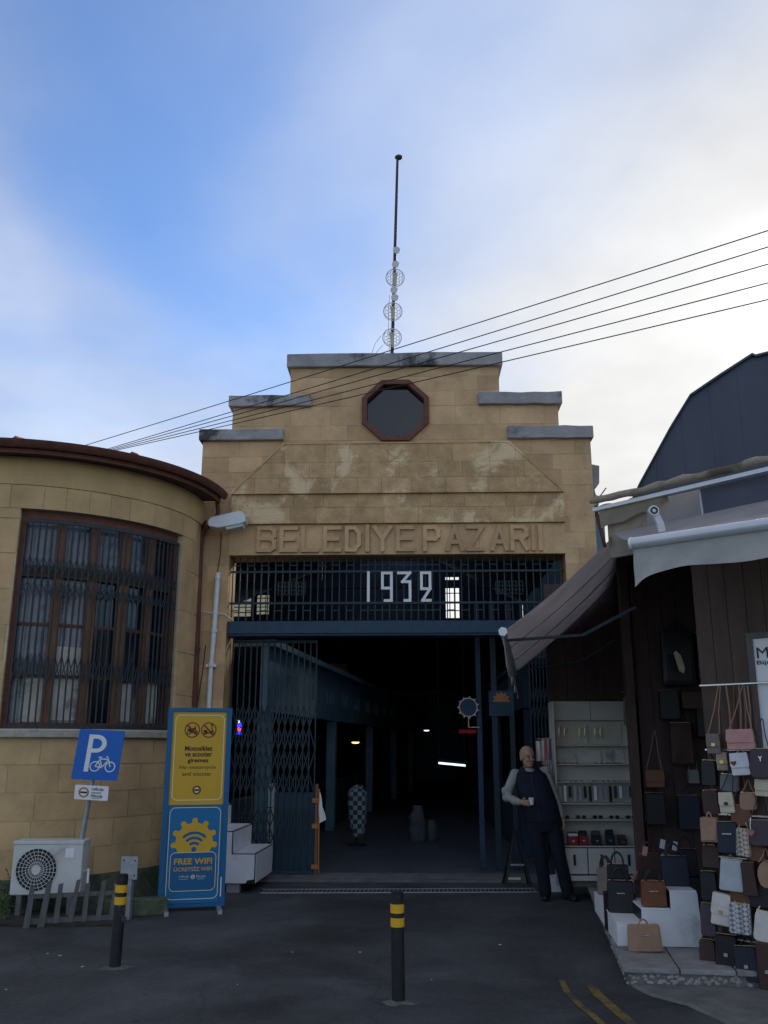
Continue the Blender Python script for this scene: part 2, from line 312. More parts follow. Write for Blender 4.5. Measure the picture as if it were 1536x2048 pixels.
_tc = {}
def text_data(s, bold=0.0):
    k = (s, bold)
    if k in _tc: return _tc[k]
    c = bpy.data.curves.new('t', 'FONT'); c.body = s; c.offset = bold; c.extrude = 0.0; c.resolution_u = 3
    o = bpy.data.objects.new('t', c); COL.objects.link(o)
    dg = bpy.context.evaluated_depsgraph_get(); me = bpy.data.meshes.new_from_object(o.evaluated_get(dg))
    vs = [tuple(v.co) for v in me.vertices]; fs = [tuple(p.vertices) for p in me.polygons]
    bpy.data.objects.remove(o); bpy.data.meshes.remove(me)
    xs = [v[0] for v in vs]; ys = [v[1] for v in vs]
    _tc[k] = (vs, fs, min(xs), max(xs), min(ys), max(ys)); return _tc[k]
def add_text(mb, s, x0, x1, z0, z1, d, fn, bold=0.0):   # flat letters fitted to a box in sign coordinates
    vs, fs, a, b, c, e = text_data(s, bold)
    mb.add([fn(x0 + (v[0] - a) / (b - a) * (x1 - x0), d, z0 + (v[1] - c) / (e - c) * (z1 - z0)) for v in vs], fs)
    return mb

# polygon clipping helpers (2D)
def clip(poly, a, b, keep_left=True):
    def side(p): return ((b[0] - a[0]) * (p[1] - a[1]) - (b[1] - a[1]) * (p[0] - a[0])) * (1 if keep_left else -1)
    o = []
    for i in range(len(poly)):
        p, q = poly[i], poly[(i + 1) % len(poly)]; sp, sq = side(p), side(q)
        if sp >= 0: o.append(p)
        if (sp > 0 > sq) or (sp < 0 < sq):
            t = sp / (sp - sq); o.append((p[0] + (q[0] - p[0]) * t, p[1] + (q[1] - p[1]) * t))
    return o
def area(p): return 0.5 * sum(p[i][0] * p[(i + 1) % len(p)][1] - p[(i + 1) % len(p)][0] * p[i][1] for i in range(len(p)))
def inter(poly, cv):
    for i in range(len(cv)):
        poly = clip(poly, cv[i], cv[(i + 1) % len(cv)])
        if len(poly) < 3: return []
    return poly if abs(area(poly)) > 1e-5 else []
def minus(polys, cv):
    res = []
    for poly in polys:
        rem = poly
        for i in range(len(cv)):
            o = clip(rem, cv[i], cv[(i + 1) % len(cv)], False)
            if len(o) >= 3 and abs(area(o)) > 2e-4: res.append(o)
            rem = clip(rem, cv[i], cv[(i + 1) % len(cv)])
            if len(rem) < 3: break
    return res
def rect(x0, x1, z0, z1): return [(x0, z0), (x1, z0), (x1, z1), (x0, z1)]
def arc(cx, cz, r, a0, a1, n): return [(cx + r * math.cos(R(a0 + (a1 - a0) * i / n)), cz + r * math.sin(R(a0 + (a1 - a0) * i / n))) for i in range(n + 1)]
def rrect(x0, x1, z0, z1, r, n=5):
    return arc(x1 - r, z0 + r, r, -90, 0, n) + arc(x1 - r, z1 - r, r, 0, 90, n) + arc(x0 + r, z1 - r, r, 90, 180, n) + arc(x0 + r, z0 + r, r, 180, 270, n)

#=SECTIONS=
# ================================================================ ground
def ground():
    mb = MB()
    def fn(a, b):
        x = -90 + 180 * a; y = -60 + 240 * b
        return (x, y, 0)
    mb.grid(fn, 8, 8)
    structure(mb.build('ground', 'asphalt'))
    # worn yellow no-parking lines painted near the platform
    def line(pts, wd, name, label):
        pts = [PZ(u, v, 0.004) for u, v in pts]; mb = MB(); vs = []
        for i, p in enumerate(pts):
            t = (pts[min(i + 1, len(pts) - 1)] - pts[max(i - 1, 0)]).normalized(); s = Vector((t.y, -t.x, 0)) * wd * (0.4 if i in (0, len(pts) - 1) else 0.5)
            vs += [p - s, p + s]
        mb.add(vs, [(2 * i, 2 * i + 1, 2 * i + 3, 2 * i + 2) for i in range(len(pts) - 1)])
        structure(mb.build(name, 'roadline'))
    line([(1122, 1958), (1135, 1985), (1160, 2010), (1185, 2030), (1215, 2058), (1260, 2100)], 0.05, 'yellow_line', '')
    line([(1178, 1966), (1195, 1988), (1222, 2012), (1255, 2040), (1300, 2075)], 0.075, 'yellow_line', '')
    # broken asphalt patches: a low concrete skirt in front of the platform
    mb = MB(); base = [PZ(u, v, 0.0) for u, v in ((1262, 1972), (1300, 1992), (1375, 2012), (1480, 2060), (1700, 2100), (1760, 1985), (1500, 1972), (1380, 1972))]
    n = len(base); c = sum(base, Vector()) / n
    top = [Vector((c.x + (p.x - c.x) * 0.96, c.y + (p.y - c.y) * 0.96, 0.02)) for p in base]
    mb.add(base + top, [tuple(range(n, 2 * n))] + [(i, (i + 1) % n, n + (i + 1) % n, n + i) for i in range(n)])
    structure(mb.build('concrete_apron', 'concrete'))
    # threshold slab at the market entrance
    mb = MB(); mb.box(-2.6, 2.9, -0.05, 0.6, -0.05, 0.03, TR((0, 12.5, 0), R(-1.7))); structure(mb.build('threshold', 'concrete'))
    # litter specks
    for i, (u, v) in enumerate(((95, 1908), (120, 1912), (165, 1934), (475, 1970), (863, 1960), (12, 1980), (720, 1905), (585, 1905), (1000, 1890))):
        p = PZ(u, v, 0.0); mb = MB(); s = random.uniform(0.007, 0.018); a = random.random() * 3
        mb.box(-s, s, -s * 0.5, s * 0.5, 0.001, 0.006, TR(p, a)); o = mb.build('litter', 'litter'); tag(o, 'tiny pale scrap of litter on the asphalt', 'litter', 'litter scraps on the asphalt')
ground()

# ================================================================ market facade
FO, FYAW = Vector((0, 12.5, 0)), R(-1.7)
FXD = Vector((math.cos(FYAW), math.sin(FYAW), 0)); FYD = Vector((-math.sin(FYAW), math.cos(FYAW), 0))
def FF(x, d, z): return FO + FXD * x + FYD * d + Vector((0, 0, z))
def FP(u, v, d=0.0):
    p = PP(u, v, FF(0, d, 0), FYD) - FO; return p.dot(FXD), p.z
def fx(u, v, d=0): return FP(u, v, d)[0]
def fz(u, v, d=0): return FP(u, v, d)[1]
ZT, Z2, Z3 = fz(790, 735), fz(790, 812), fz(790, 880)      # wall top under each coping
ZT1, Z21, Z31 = fz(790, 709), fz(790, 789.5), fz(790, 857)  # coping tops
L1 = (fx(581, 760), fx(998, 760)); L2 = (fx(465, 835), fx(1117, 835)); L3 = (fx(405, 900), fx(1182, 900))
OPX0, OPX1, OPZ = fx(456, 1180), fx(1134, 1180), fz(790, 1109)
BZ0, BZ1 = OPZ, fz(790, 1048)      # letter band
BX0, BX1 = fx(458, 1080), fx(1131, 1080)
CZ1 = fz(790, 990)                 # plain band top
TRAP = [(fx(464, 991), CZ1), (fx(1126, 991), CZ1), (fx(1016, 892), fz(790, 891)), (fx(570, 892), fz(790, 891))]
OC, OR = FP(791, 822), (fx(858, 822) - fx(724, 822)) / 2
def octa(r): return [(OC[0] + r / math.cos(math.pi / 8) * math.cos(math.pi / 8 + i * math.pi / 4), OC[1] + 0.96 * r / math.cos(math.pi / 8) * math.sin(math.pi / 8 + i * math.pi / 4)) for i in range(8)]
def facade():
    F = thing('market_entrance', 'tan stone market entrance with stepped parapet, octagonal window and raised letters', 'building', FO, FYAW)
    opening = rect(OPX0, OPX1, -1, OPZ); oct_ = octa(OR - 0.02)
    rects = [rect(L1[0], L1[1], Z2 - 0.0, ZT), rect(L2[0], L2[1], Z3, Z2), rect(L3[0], L3[1], 0, Z3)]
    core = MB()
    for r_ in rects:
        for p in minus(minus([r_], opening), oct_): core.prism(p, 0.005, 0.50, FF)
    core.build('wall_core', 'mortar', F)
    # the ashlar, stone by stone
    H = 0.232; rng = random.Random(4); count = 0
    def course_cells(x0, x1, z0, z1, lo, hi):
        z = z0; row = 0
        while z < z1 - 0.02:
            zt = min(z + H, z1)
            if z1 - zt < 0.08: zt = z1
            x = x0 - rng.uniform(0, 0.3)
            while x < x1:
                w_ = rng.uniform(lo, hi); yield max(x, x0), min(x + w_, x1), z, zt; x += w_
            z = zt; row += 1
    bands = [rect(BX0, BX1, BZ0, BZ1), rect(fx(464, 1020), fx(1128, 1020), BZ1, CZ1), TRAP]
    def stone(cell, region, subs, front, m, gap=0.0015):
        nonlocal count
        x0, x1, z0, z1 = cell
        if x1 - x0 < 0.03: return
        p = inter(rect(x0 + gap, x1 - gap, z0 + gap, z1 - gap), region)
        if not p: return
        ps = [p]
        for s in subs: ps = minus(ps, s)
        if not ps or sum(abs(area(q)) for q in ps) < 0.002: return
        mb = MB(); dj = rng.uniform(-0.003, 0.001)
        for q in ps: mb.prism(q, front + dj, 0.03, FF)
        mb.build('stone_block', m, F); count += 1
    for k, r_ in enumerate(rects):
        x0, x1, z0, z1 = r_[0][0], r_[1][0], r_[0][1], r_[2][1]
        for c in course_cells(x0, x1, z0, z1, 0.38, 0.66):
            stone(c, r_, [opening, oct_] + bands, 0.0, 'stone')
    for c in course_cells(TRAP[0][0], TRAP[1][0], CZ1, TRAP[2][1], 0.34, 0.6): stone(c, TRAP, [], -0.120, 'stone_worn')
    b = bands[1]
    for c in course_cells(b[0][0], b[1][0], BZ1, CZ1, 0.34, 0.62): stone(c, b, [], -0.070, 'stone_worn')
    b = bands[0]
    x = b[0][0]
    while x < b[1][0]:
        w_ = rng.uniform(0.5, 0.8); stone((x, min(x + w_, b[1][0]), BZ0, BZ1), b, [], -0.008, 'stone'); x += w_
    # thin weather drip mouldings along the panel edges
    def drip(a, b_, name='drip_moulding'):
        MB().bar(FF(a[0], -0.075, a[1]), FF(b_[0], -0.075, b_[1]), 0.115, 0.022, side=FYD).build(name, 'stone_worn', F)
    drip(TRAP[0], TRAP[3]); drip(TRAP[3], TRAP[2]); drip(TRAP[2], TRAP[1])
    # raised letters
    LET = [('B', 514, 553), ('E', 560, 596), ('L', 603, 638), ('E', 647, 683), ('D', 690, 722), ('I', 731, 739), ('Y', 746, 784), ('E', 792, 829), ('P', 846, 880), ('A', 891, 928), ('Z', 932, 968), ('A', 980, 1016), ('R', 1020, 1056), ('I', 1062, 1070), ('I', 1076, 1084)]
    z0, z1 = BZ0 + 0.035, BZ1 - 0.035; sw = 0.055
    G = {'B': [[(0, 0), (0, 1)], [(0, 1), (.75, 1), (1, .88), (1, .65), (.75, .53), (0, .53)], [(.75, .53), (1, .4), (1, .12), (.75, 0), (0, 0)]],
         'E': [[(1, 1), (0, 1), (0, 0), (1, 0)], [(0, .5), (.85, .5)]], 'L': [[(0, 1), (0, 0), (1, 0)]],
         'D': [[(0, 0), (0, 1), (.65, 1), (1, .75), (1, .25), (.65, 0), (0, 0)]], 'I': [[(.5, 0), (.5, 1)]],
         'Y': [[(0, 1), (.5, .5), (.5, 0)], [(1, 1), (.5, .5)]], 'P': [[(0, 0), (0, 1), (.75, 1), (1, .88), (1, .6), (.75, .47), (0, .47)]],
         'A': [[(0, 0), (.5, 1), (1, 0)], [(.2, .32), (.8, .32)]], 'Z': [[(0, 1), (1, 1), (0, 0), (1, 0)]],
         'R': [[(0, 0), (0, 1), (.75, 1), (1, .88), (1, .62), (.75, .5), (0, .5)], [(.55, .5), (1, 0)]]}
    for ch, u0, u1 in LET:
        x0, x1 = fx(u0, 1080) + sw / 2, fx(u1, 1080) - sw / 2
        if ch == 'I': x0 = x1 = (x0 + x1) / 2
        mb = MB(); j = 0
        for st in G[ch]:
            for a, b_ in zip(st, st[1:]):
                pa = Vector((x0 + a[0] * (x1 - x0), z0 + sw / 2 + a[1] * (z1 - z0 - sw))); pb = Vector((x0 + b_[0] * (x1 - x0), z0 + sw / 2 + b_[1] * (z1 - z0 - sw)))
                t = (pb - pa).normalized(); e = t * sw * 0.5; n_ = Vector((-t.y, t.x)) * sw * 0.5; j += 1
                q = [pa - e - n_, pb + e - n_, pb + e + n_, pa - e + n_]
                mb.prism([(p.x, p.y) for p in q], -0.052 - 0.0008 * j, 0.0, FF)
        if ch == 'I' and u0 == 731: mb.prism(rect(x0 - 0.03, x0 + 0.03, z1 + 0.004, z1 + 0.03), -0.034, 0.0, FF)
        mb.build('letter', 'stone', F)
    # concrete copings
    def cop(u0, u1, vv, zt, zb):
        a, b_ = fx(u0, vv), fx(u1, vv); mb = MB(); n = 7
        P_ = []
        for i in range(n): P_.append((a + (b_ - a) * i / (n - 1), zb + random.uniform(-0.008, 0.008)))
        for i in range(n): P_.append((b_ - (b_ - a) * i / (n - 1), zt + random.uniform(-0.010, 0.010)))
        mb.prism(P_, -0.075, 0.58, FF); mb.build('coping', 'coping', F, bevel=0.012)
    cop(575, 1004, 722, ZT1, ZT); cop(459, 623, 804, Z21 - 0.01, Z2); cop(956, 1123, 800, Z21, Z2 - 0.01); cop(400, 568, 871, Z31 - 0.01, Z3); cop(1014, 1185, 865, Z31, Z3 - 0.01)
    # octagonal window
    W = MB(); W.ring(octa(OR), octa(OR - 0.075), -0.06, 0.12, FF); wf = W.build('window_frame', 'redwood', F, bevel=0.006)
    MB().prism(octa(OR - 0.07), 0.06, 0.075, FF).build('pane', 'glass', wf)
    return F
FAC = facade()

def transom():
    d0 = 0.16
    T = thing('transom_grille', 'dark blue steel bar grille with white date numerals above the market doorway', 'grille', FF(0, d0, 0), FYAW)
    zt, zb = OPZ, fz(790, 1240, d0); r1, r2 = fz(790, 1143, d0), fz(790, 1206, d0)
    n = 47; xs = [OPX0 + 0.03 + (OPX1 - OPX0 - 0.06) * i / (n - 1) for i in range(n)]
    for i, x in enumerate(xs): MB().box(-0.008, 0.008, -0.008, 0.008, zb, zt, TR(FF(x, d0, 0), FYAW)).build('upright_bar', 'gate', T)
    for z in (r1, r2): MB().bar(FF(OPX0, d0 - 0.017, z), FF(OPX1, d0 - 0.017, z), 0.03, 0.016, side=(0, 0, 1)).build('rail', 'gate', T)
    e = (zt - r1) * 0.5
    for i in range(n - 1):
        if i % 2 == 0 or 18 <= i <= 28:
            for z in (r1 + e * 0.9, r2 - (r2 - zb) * 0.42):
                MB().bar(FF(xs[i] + 0.008, d0, z), FF(xs[i + 1] - 0.008, d0, z), 0.014, 0.012, side=(0, 0, 1)).build('rung', 'gate', T)
    # small lattice panels left and right of the date
    for u0, u1 in ((556, 610), (992, 1046)):
        a, b = fx(u0, 1175, d0), fx(u1, 1175, d0); z0, z1 = fz(790, 1188, d0), fz(790, 1163, d0); mb = MB()
        for k in range(9):
            x = a + (b - a) * k / 8; mb.bar(FF(x, d0 + 0.02, z0), FF(x, d0 + 0.02, z1), 0.010, 0.01)
        for k in range(4):
            z = z0 + (z1 - z0) * k / 3; mb.bar(FF(a, d0 + 0.028, z), FF(b, d0 + 0.028, z), 0.010, 0.006, side=(0, 0, 1))
        mb.build('lattice_panel', 'gate', T)
    # date numerals in flat white strip
    def strokes(segs, uv0, uv1, name='numeral'):
        mb = MB(); j = 0
        (u0, v0), (u1, v1) = uv0, uv1; z0, z1 = fz(790, v1, d0), fz(790, v0, d0); x0, x1 = fx(u0, 1175, d0), fx(u1, 1175, d0); sw = 0.038
        for st in segs:
            for a, b in zip(st, st[1:]):
                pa = Vector((x0 + a[0] * (x1 - x0), z0 + a[1] * (z1 - z0))); pb = Vector((x0 + b[0] * (x1 - x0), z0 + b[1] * (z1 - z0)))
                t = (pb - pa).normalized(); ee = t * sw * 0.5; nn = Vector((-t.y, t.x)) * sw * 0.5; j += 1
                mb.prism([(p.x, p.y) for p in (pa - ee - nn, pb + ee - nn, pb + ee + nn, pa - ee + nn)], d0 - 0.045 - 0.001 * j, d0 - 0.030, FF)
        mb.build(name, 'white', T)
    strokes([[(0.5, 0), (0.5, 1)]], (732, 1146), (742, 1202))
    strokes([[(1, .45), (0, .45), (0, 1), (1, 1), (1, 0), (.3, 0)]], (765, 1147), (783, 1202))
    strokes([[(0, 1), (1, 1), (.35, .68), (1, .68), (1, 0), (.55, 0)]], (797, 1147), (820, 1202))
    strokes([[(.1, .42), (.1, 1), (1, 1), (1, .42), (.1, .42)], [(1, .42), (.2, 0), (1, 0)]], (841, 1147), (860, 1202))
    # steel lintel under the grille
    z0, z1 = fz(790, 1271, 0.05), fz(790, 1241, 0.05)
    lb = MB(); lb.box(OPX0 + 0.004, OPX1 - 0.004, 0, 0.30, z0, z1, TR(FF(0, 0.06, 0), FYAW)); lo = lb.build('lintel_beam', 'navy', T, bevel=0.006)
    MB().bar(FF(OPX0 + 0.01, 0.045, z0 + 0.05), FF(OPX1 - 0.01, 0.045, z0 + 0.05), 0.03, 0.03, side=(0, 0, 1)).build('track_rail', 'navy', lo)
    return z0
LINZ = transom()

# ---------------------------------------------------------------- folding gates in the doorway
def scissor_gate(name, label, x0, x1, d, n, z1, rows, sheet=None):
    G = thing(name, label, 'gate', FF(x0, d, 0), FYAW)
    xs = [x0 + (x1 - x0) * i / (n - 1) for i in range(n)]; z0 = 0.06
    for x in xs: MB().box(-0.009, 0.009, -0.012, 0.012, z0, z1, TR(FF(x, d, 0), FYAW)).build('upright_bar', 'gate', G)
    for zc, h in rows:
        for i in range(0, n - 2, 1):
            a, b = xs[i], xs[i + 2]; s = 1 if i % 2 else -1
            MB().bar(FF(a, d - 0.020 * (1 if s > 0 else -1), zc - s * h / 2), FF(b, d - 0.020 * (1 if s > 0 else -1), zc + s * h / 2), 0.016, 0.006, side=(0, 0, 1)).build('lattice_strip', 'gate', G)
            MB().bar(FF(a, d - 0.028 * (1 if s < 0 else -1), zc + s * h / 2), FF(b, d - 0.028 * (1 if s < 0 else -1), zc - s * h / 2), 0.016, 0.006, side=(0, 0, 1)).build('lattice_strip', 'gate', G)
    for z in (z0, z1 - 0.02): MB().bar(FF(x0, d, z), FF(x1, d, z), 0.04, 0.03, side=(0, 0, 1)).build('rail', 'navy', G)
    if sheet:
        a, b, zt = sheet; MB().box(a, b, 0.036, 0.044, z0, zt, TR(FF(0, d, 0), FYAW)).build('sheet_panel', 'navy', G)
    return G
GD = 0.42
scissor_gate('scissor_gate', 'half-closed blue scissor gate beside the white stepped display', OPX0 + 0.03, fx(630, 1500, GD), GD, 15, LINZ - 0.02,
             [(1.95, 0.62), (1.35, 0.58), (0.62, 0.5)], (fx(545, 1700, GD), fx(628, 1700, GD), fz(600, 1585, GD)))
scissor_gate('scissor_gate', 'folded-back blue scissor gate bunched behind the standing man', fx(1064, 1500, GD), OPX1 - 0.02, GD, 11, LINZ - 0.02, [(2.3, 0.5), (1.3, 0.5)])

# ---------------------------------------------------------------- market hall behind
def hall():
    Hh = thing('market_hall', 'dim long market hall behind the stone entrance', 'building', FF(0, 0.5, 0), FYAW)
    def quad_box(x0, x1, d0, d1, z0, z1, name, m): return MB().box(x0, x1, d0, d1, z0, z1, TR(FF(0, 0, 0), FYAW)).build(name, m, Hh)
    xl, xr = -3.9, 3.05
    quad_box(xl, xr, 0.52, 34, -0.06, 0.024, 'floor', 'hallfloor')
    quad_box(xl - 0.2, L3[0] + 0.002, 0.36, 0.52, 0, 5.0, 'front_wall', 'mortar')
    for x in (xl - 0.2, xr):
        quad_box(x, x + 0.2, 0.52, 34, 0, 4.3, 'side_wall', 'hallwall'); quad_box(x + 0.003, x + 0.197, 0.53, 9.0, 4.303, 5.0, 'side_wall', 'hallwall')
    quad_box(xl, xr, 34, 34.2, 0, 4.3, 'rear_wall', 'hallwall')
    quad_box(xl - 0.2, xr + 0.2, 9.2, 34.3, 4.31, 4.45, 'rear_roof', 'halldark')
    # front roof: two slopes
    ridge = (0.0, 6.6)
    for s, xe in ((0, xl - 0.25), (1, xr + 0.12)):
        P_ = [(xe, 4.98), (ridge[0] + (0.6 if s else -0.6), ridge[1] - .24), (ridge[0] + (0.6 if s else -0.6), ridge[1] - 0.12), (xe, 5.10)]
        if s: P_ = P_[::-1]
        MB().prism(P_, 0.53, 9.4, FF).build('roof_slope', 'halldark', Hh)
    # trusses
    for dd in (3.0, 6.0):
        mb = MB(); mb.bar(FF(xl, dd, 4.95), FF(xr, dd, 4.95), 0.10, 0.16, side=FYD)
        for k in (-3, -1.5, 1.5, 2.4): mb.bar(FF(k, dd, 4.95), FF(k, dd, 4.98 + (ridge[1] - 5.0) * (1 - abs(k - ridge[0]) / 4.2)), 0.06, 0.06)
        mb.build('roof_truss', 'halldark', Hh)
    # cross wall with clerestory windows
    dcr = 9.05
    gable = [(xl, 4.32), (xr, 4.32), (xr, 5.0), (ridge[0], ridge[1]), (xl, 5.0)]
    wins = []
    def wpx(u0, u1, v0, v1): wins.append((rect(fx(u0, 1200, dcr), fx(u1, 1200, dcr), fz(790, v1, dcr), fz(790, v0, dcr))))
    wpx(889, 921, 1152, 1239); wpx(512, 541, 1186, 1230); wpx(466, 505, 1181, 1234)
    wins = [[(x, max(z, 4.36)) for x, z in r_] for r_ in wins]
    ps = [gable]
    for r_ in wins: ps = minus(ps, r_)
    mb = MB()
    for p in ps: mb.prism(p, dcr, dcr + 0.15, FF)
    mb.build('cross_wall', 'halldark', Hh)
    for r_ in wins:
        x0, x1, z0, z1 = r_[0][0], r_[1][0], r_[0][1], r_[2][1]; wn = MB()
        wn.ring(r_, [(x0 + .03, z0 + .03), (x1 - .03, z0 + .03), (x1 - .03, z1 - .03), (x0 + .03, z1 - .03)], dcr - 0.01, dcr + 0.05, FF)
        for k in (1, 2): wn.bar(FF(x0 + (x1 - x0) * k / 3, dcr + 0.03, z0), FF(x0 + (x1 - x0) * k / 3, dcr + 0.03, z1), 0.022, 0.022)
        for k in range(1, 5): wn.bar(FF(x0, dcr + 0.035, z0 + (z1 - z0) * k / 5), FF(x1, dcr + 0.035, z0 + (z1 - z0) * k / 5), 0.022, 0.018, side=(0, 0, 1))
        wn.build('window', 'halldark', Hh)
    # left stall row with vent slots, running back at a slight angle
    A, B = PY(636, 1324, 16.2), PY(846, 1424, 40.0); zt = 3.15
    A = Vector((A.x - 0.55, 13.6, 0)); B = Vector((B.x, 40, 0)); t = (B - A).normalized(); n_ = Vector((-t.y, t.x, 0))
    S = thing('stall_row', 'long pale blue stall row with vent slots inside the hall', 'stall', A, 0)
    ln = 26; X = lambda s, d, z: A + t * s + n_ * d + Vector((0, 0, z))
    ps = [rect(0, ln, 2.2, zt)]
    for k in range(9):
        for q in range(3):
            s0 = 1.2 + k * 1.7 + q * 0.30
            ps = [p for p in minus(ps, rect(s0, s0 + 0.17, 2.52, 2.80))]
    mb = MB()
    for p in ps: mb.prism(p, 0, 0.12, X)
    mb.build('fascia', 'hallwall', S)
    MB().prism(rect(0, ln, 3.155, 3.25), -0.1, 1.6, X).build('roof', 'hallwall', S)
    MB().prism(rect(0, ln, 0.03, 0.95), 0.3, 0.5, X).build('counter', 'halldark', S)
    MB().prism(rect(0, ln, 0.03, 3.14), 1.4, 1.5, X).build('back_wall', 'halldark', S)
    for k in range(5): MB().prism(rect(0.2 + k * 5.5, 0.4 + k * 5.5, 0.03, 2.19), 0.02, 0.2, X).build('post', 'hallwall', S)
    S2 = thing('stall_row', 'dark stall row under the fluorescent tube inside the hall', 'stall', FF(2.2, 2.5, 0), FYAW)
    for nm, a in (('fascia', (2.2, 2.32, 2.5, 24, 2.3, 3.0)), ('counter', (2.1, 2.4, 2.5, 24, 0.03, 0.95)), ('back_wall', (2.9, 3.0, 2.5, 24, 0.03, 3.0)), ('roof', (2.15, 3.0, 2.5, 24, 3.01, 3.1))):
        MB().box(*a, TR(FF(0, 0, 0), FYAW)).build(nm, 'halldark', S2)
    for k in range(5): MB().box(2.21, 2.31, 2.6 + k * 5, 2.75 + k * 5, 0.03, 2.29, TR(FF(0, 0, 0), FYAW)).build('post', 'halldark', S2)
    # hanging lights
    a, b = PY(878, 1526, 17.0), PY(930, 1531, 16.6)
    tl = thing('fluorescent_lamp', 'lit white fluorescent tube hanging over the hall stalls', 'lamp', a)
    MB().tube([a, b], 0.018, 8).build('tube', 'tube', tl, smooth=True); MB().bar(a + Vector((0, 0, .045)), b + Vector((0, 0, .045)), 0.06, 0.04, side=(0, 1, 0)).build('housing', 'halldark', tl)
    for s in (a, b): MB().tube([s + Vector((0, 0, .06)), Vector((s.x, s.y, 4.9))], 0.006, 5).build('cord', 'cable', tl)
    for u, v, Y, m_, lb, r_ in ((711, 1485, 22, 'amber', 'small warm amber lamp hanging far inside the hall', 0.05), (853, 1461, 24, 'tube', 'tiny white lamp hanging far inside the hall', 0.04)):
        p = PY(u, v, Y); q = thing('pendant_lamp', lb, 'lamp', p)
        MB().ball(p, r_, 1.8, 1, 0.5).build('bulb', m_, q, smooth=True); MB().lathe([(0.05, 0.06), (r_ * 2.6, 0.02), (r_ * 2.6, 0.012)], 12, p).build('shade', 'halldark', q)
        MB().tube([p + Vector((0, 0, .06)), Vector((p.x, p.y, 4.3))], 0.006, 5).build('cord', 'cable', q)
    p = PY(935, 1463, 17.5); q = tag(MB().box(-.16, .16, -.02, .02, -.035, .035, TR(p)).build('lit_sign', 'reddim'), 'dim red lit strip sign under the ring sign', 'sign')
    q2 = thing('led_sign', 'small blue and red neon sign behind the scissor gate', 'sign', PY(478, 1455, 13.6))
    p = PY(478, 1455, 13.6)
    MB().box(-.055, .055, 0, .03, -.115, .115, TR(p)).build('panel', 'halldark', q2)
    mb = MB(); mb.box(-.04, .045, -.004, 0, .005, .075, TR(p)); mb.box(-.04, .05, -.004, 0, -.10, -.055, TR(p)); mb.build('blue_glow', 'ledblue', q2)
    mb = MB(); add_text(mb, 'cic', p.x - .048, p.x + .045, p.z - .05, p.z - .002, p.y - .008, lambda x, d, z: (x, d, z), 0.02); mb.build('red_lettering', 'ledred', q2)
    mb = MB(); mb.ring(arc(p.x - .015, p.z + .085, .022, 0, 330, 11), arc(p.x - .015, p.z + .085, .010, 0, 330, 11), p.y - .008, p.y - .003, lambda x, d, z: (x, d, z)); mb.build('white_lettering', 'tube', q2)
    MB().tube([p + Vector((0, .015, .11)), Vector((p.x, p.y + .015, LINZ + 0.3))], 0.005, 5).build('cord', 'cable', q2)
hall()

# cream building whose wall shows through the clerestory windows
def back_house():
    o = thing('cream_house', 'cream house glimpsed through the hall windows', 'building', (-6, 30, 0))
    MB().box(-14, -1.2, 30, 38, 0, 9.0).build('wall', mat('creamwall', (0.72, 0.58, 0.34), 0.9, 0.1, 2, 0.1), o)
    MB().box(-14.3, -0.9, 29.7, 38.3, 9.003, 9.3).build('roof', 'tile', o)
back_house()
# ================================================================ left rounded building
CC, CR = Vector((-4.763, 12.468, 0)), 2.172
ZE, ZW, ZS = 5.10, 4.445, 1.895
def CY(th, r, z): return CC + Vector((r * math.cos(th), r * math.sin(th), z))
def th_at(u, v, r=CR):   # angle on the cylinder seen at a pixel
    d = ray(u, v); ox, oy = -CC.x, -CC.y; a = d.x ** 2 + d.y ** 2; b = 2 * (d.x * ox + d.y * oy); c = ox * ox + oy * oy - r * r
    s = (-b - math.sqrt(max(b * b - 4 * a * c, 0))) / (2 * a); p = CAM + d * s
    return math.atan2(p.y - CC.y, p.x - CC.x), p.z
def cbox(mb, t0, t1, r0, r1, z0, z1, seg=None):
    seg = seg or max(1, int(abs(t1 - t0) / 0.05)); vs = []; fs = []
    for i in range(seg + 1):
        t = t0 + (t1 - t0) * i / seg; vs += [CY(t, r0, z0), CY(t, r1, z0), CY(t, r1, z1), CY(t, r0, z1)]
    for i in range(seg):
        for k in range(4): fs.append((i * 4 + k, i * 4 + (k + 1) % 4, i * 4 + 4 + (k + 1) % 4, i * 4 + 4 + k))
    fs += [(0, 1, 2, 3), tuple(seg * 4 + k for k in (3, 2, 1, 0))]
    return mb.add(vs, fs)
T0, T1 = R(-150), R(4)
WT0, WT1 = th_at(42, 1016)[0], th_at(368, 1068)[0]
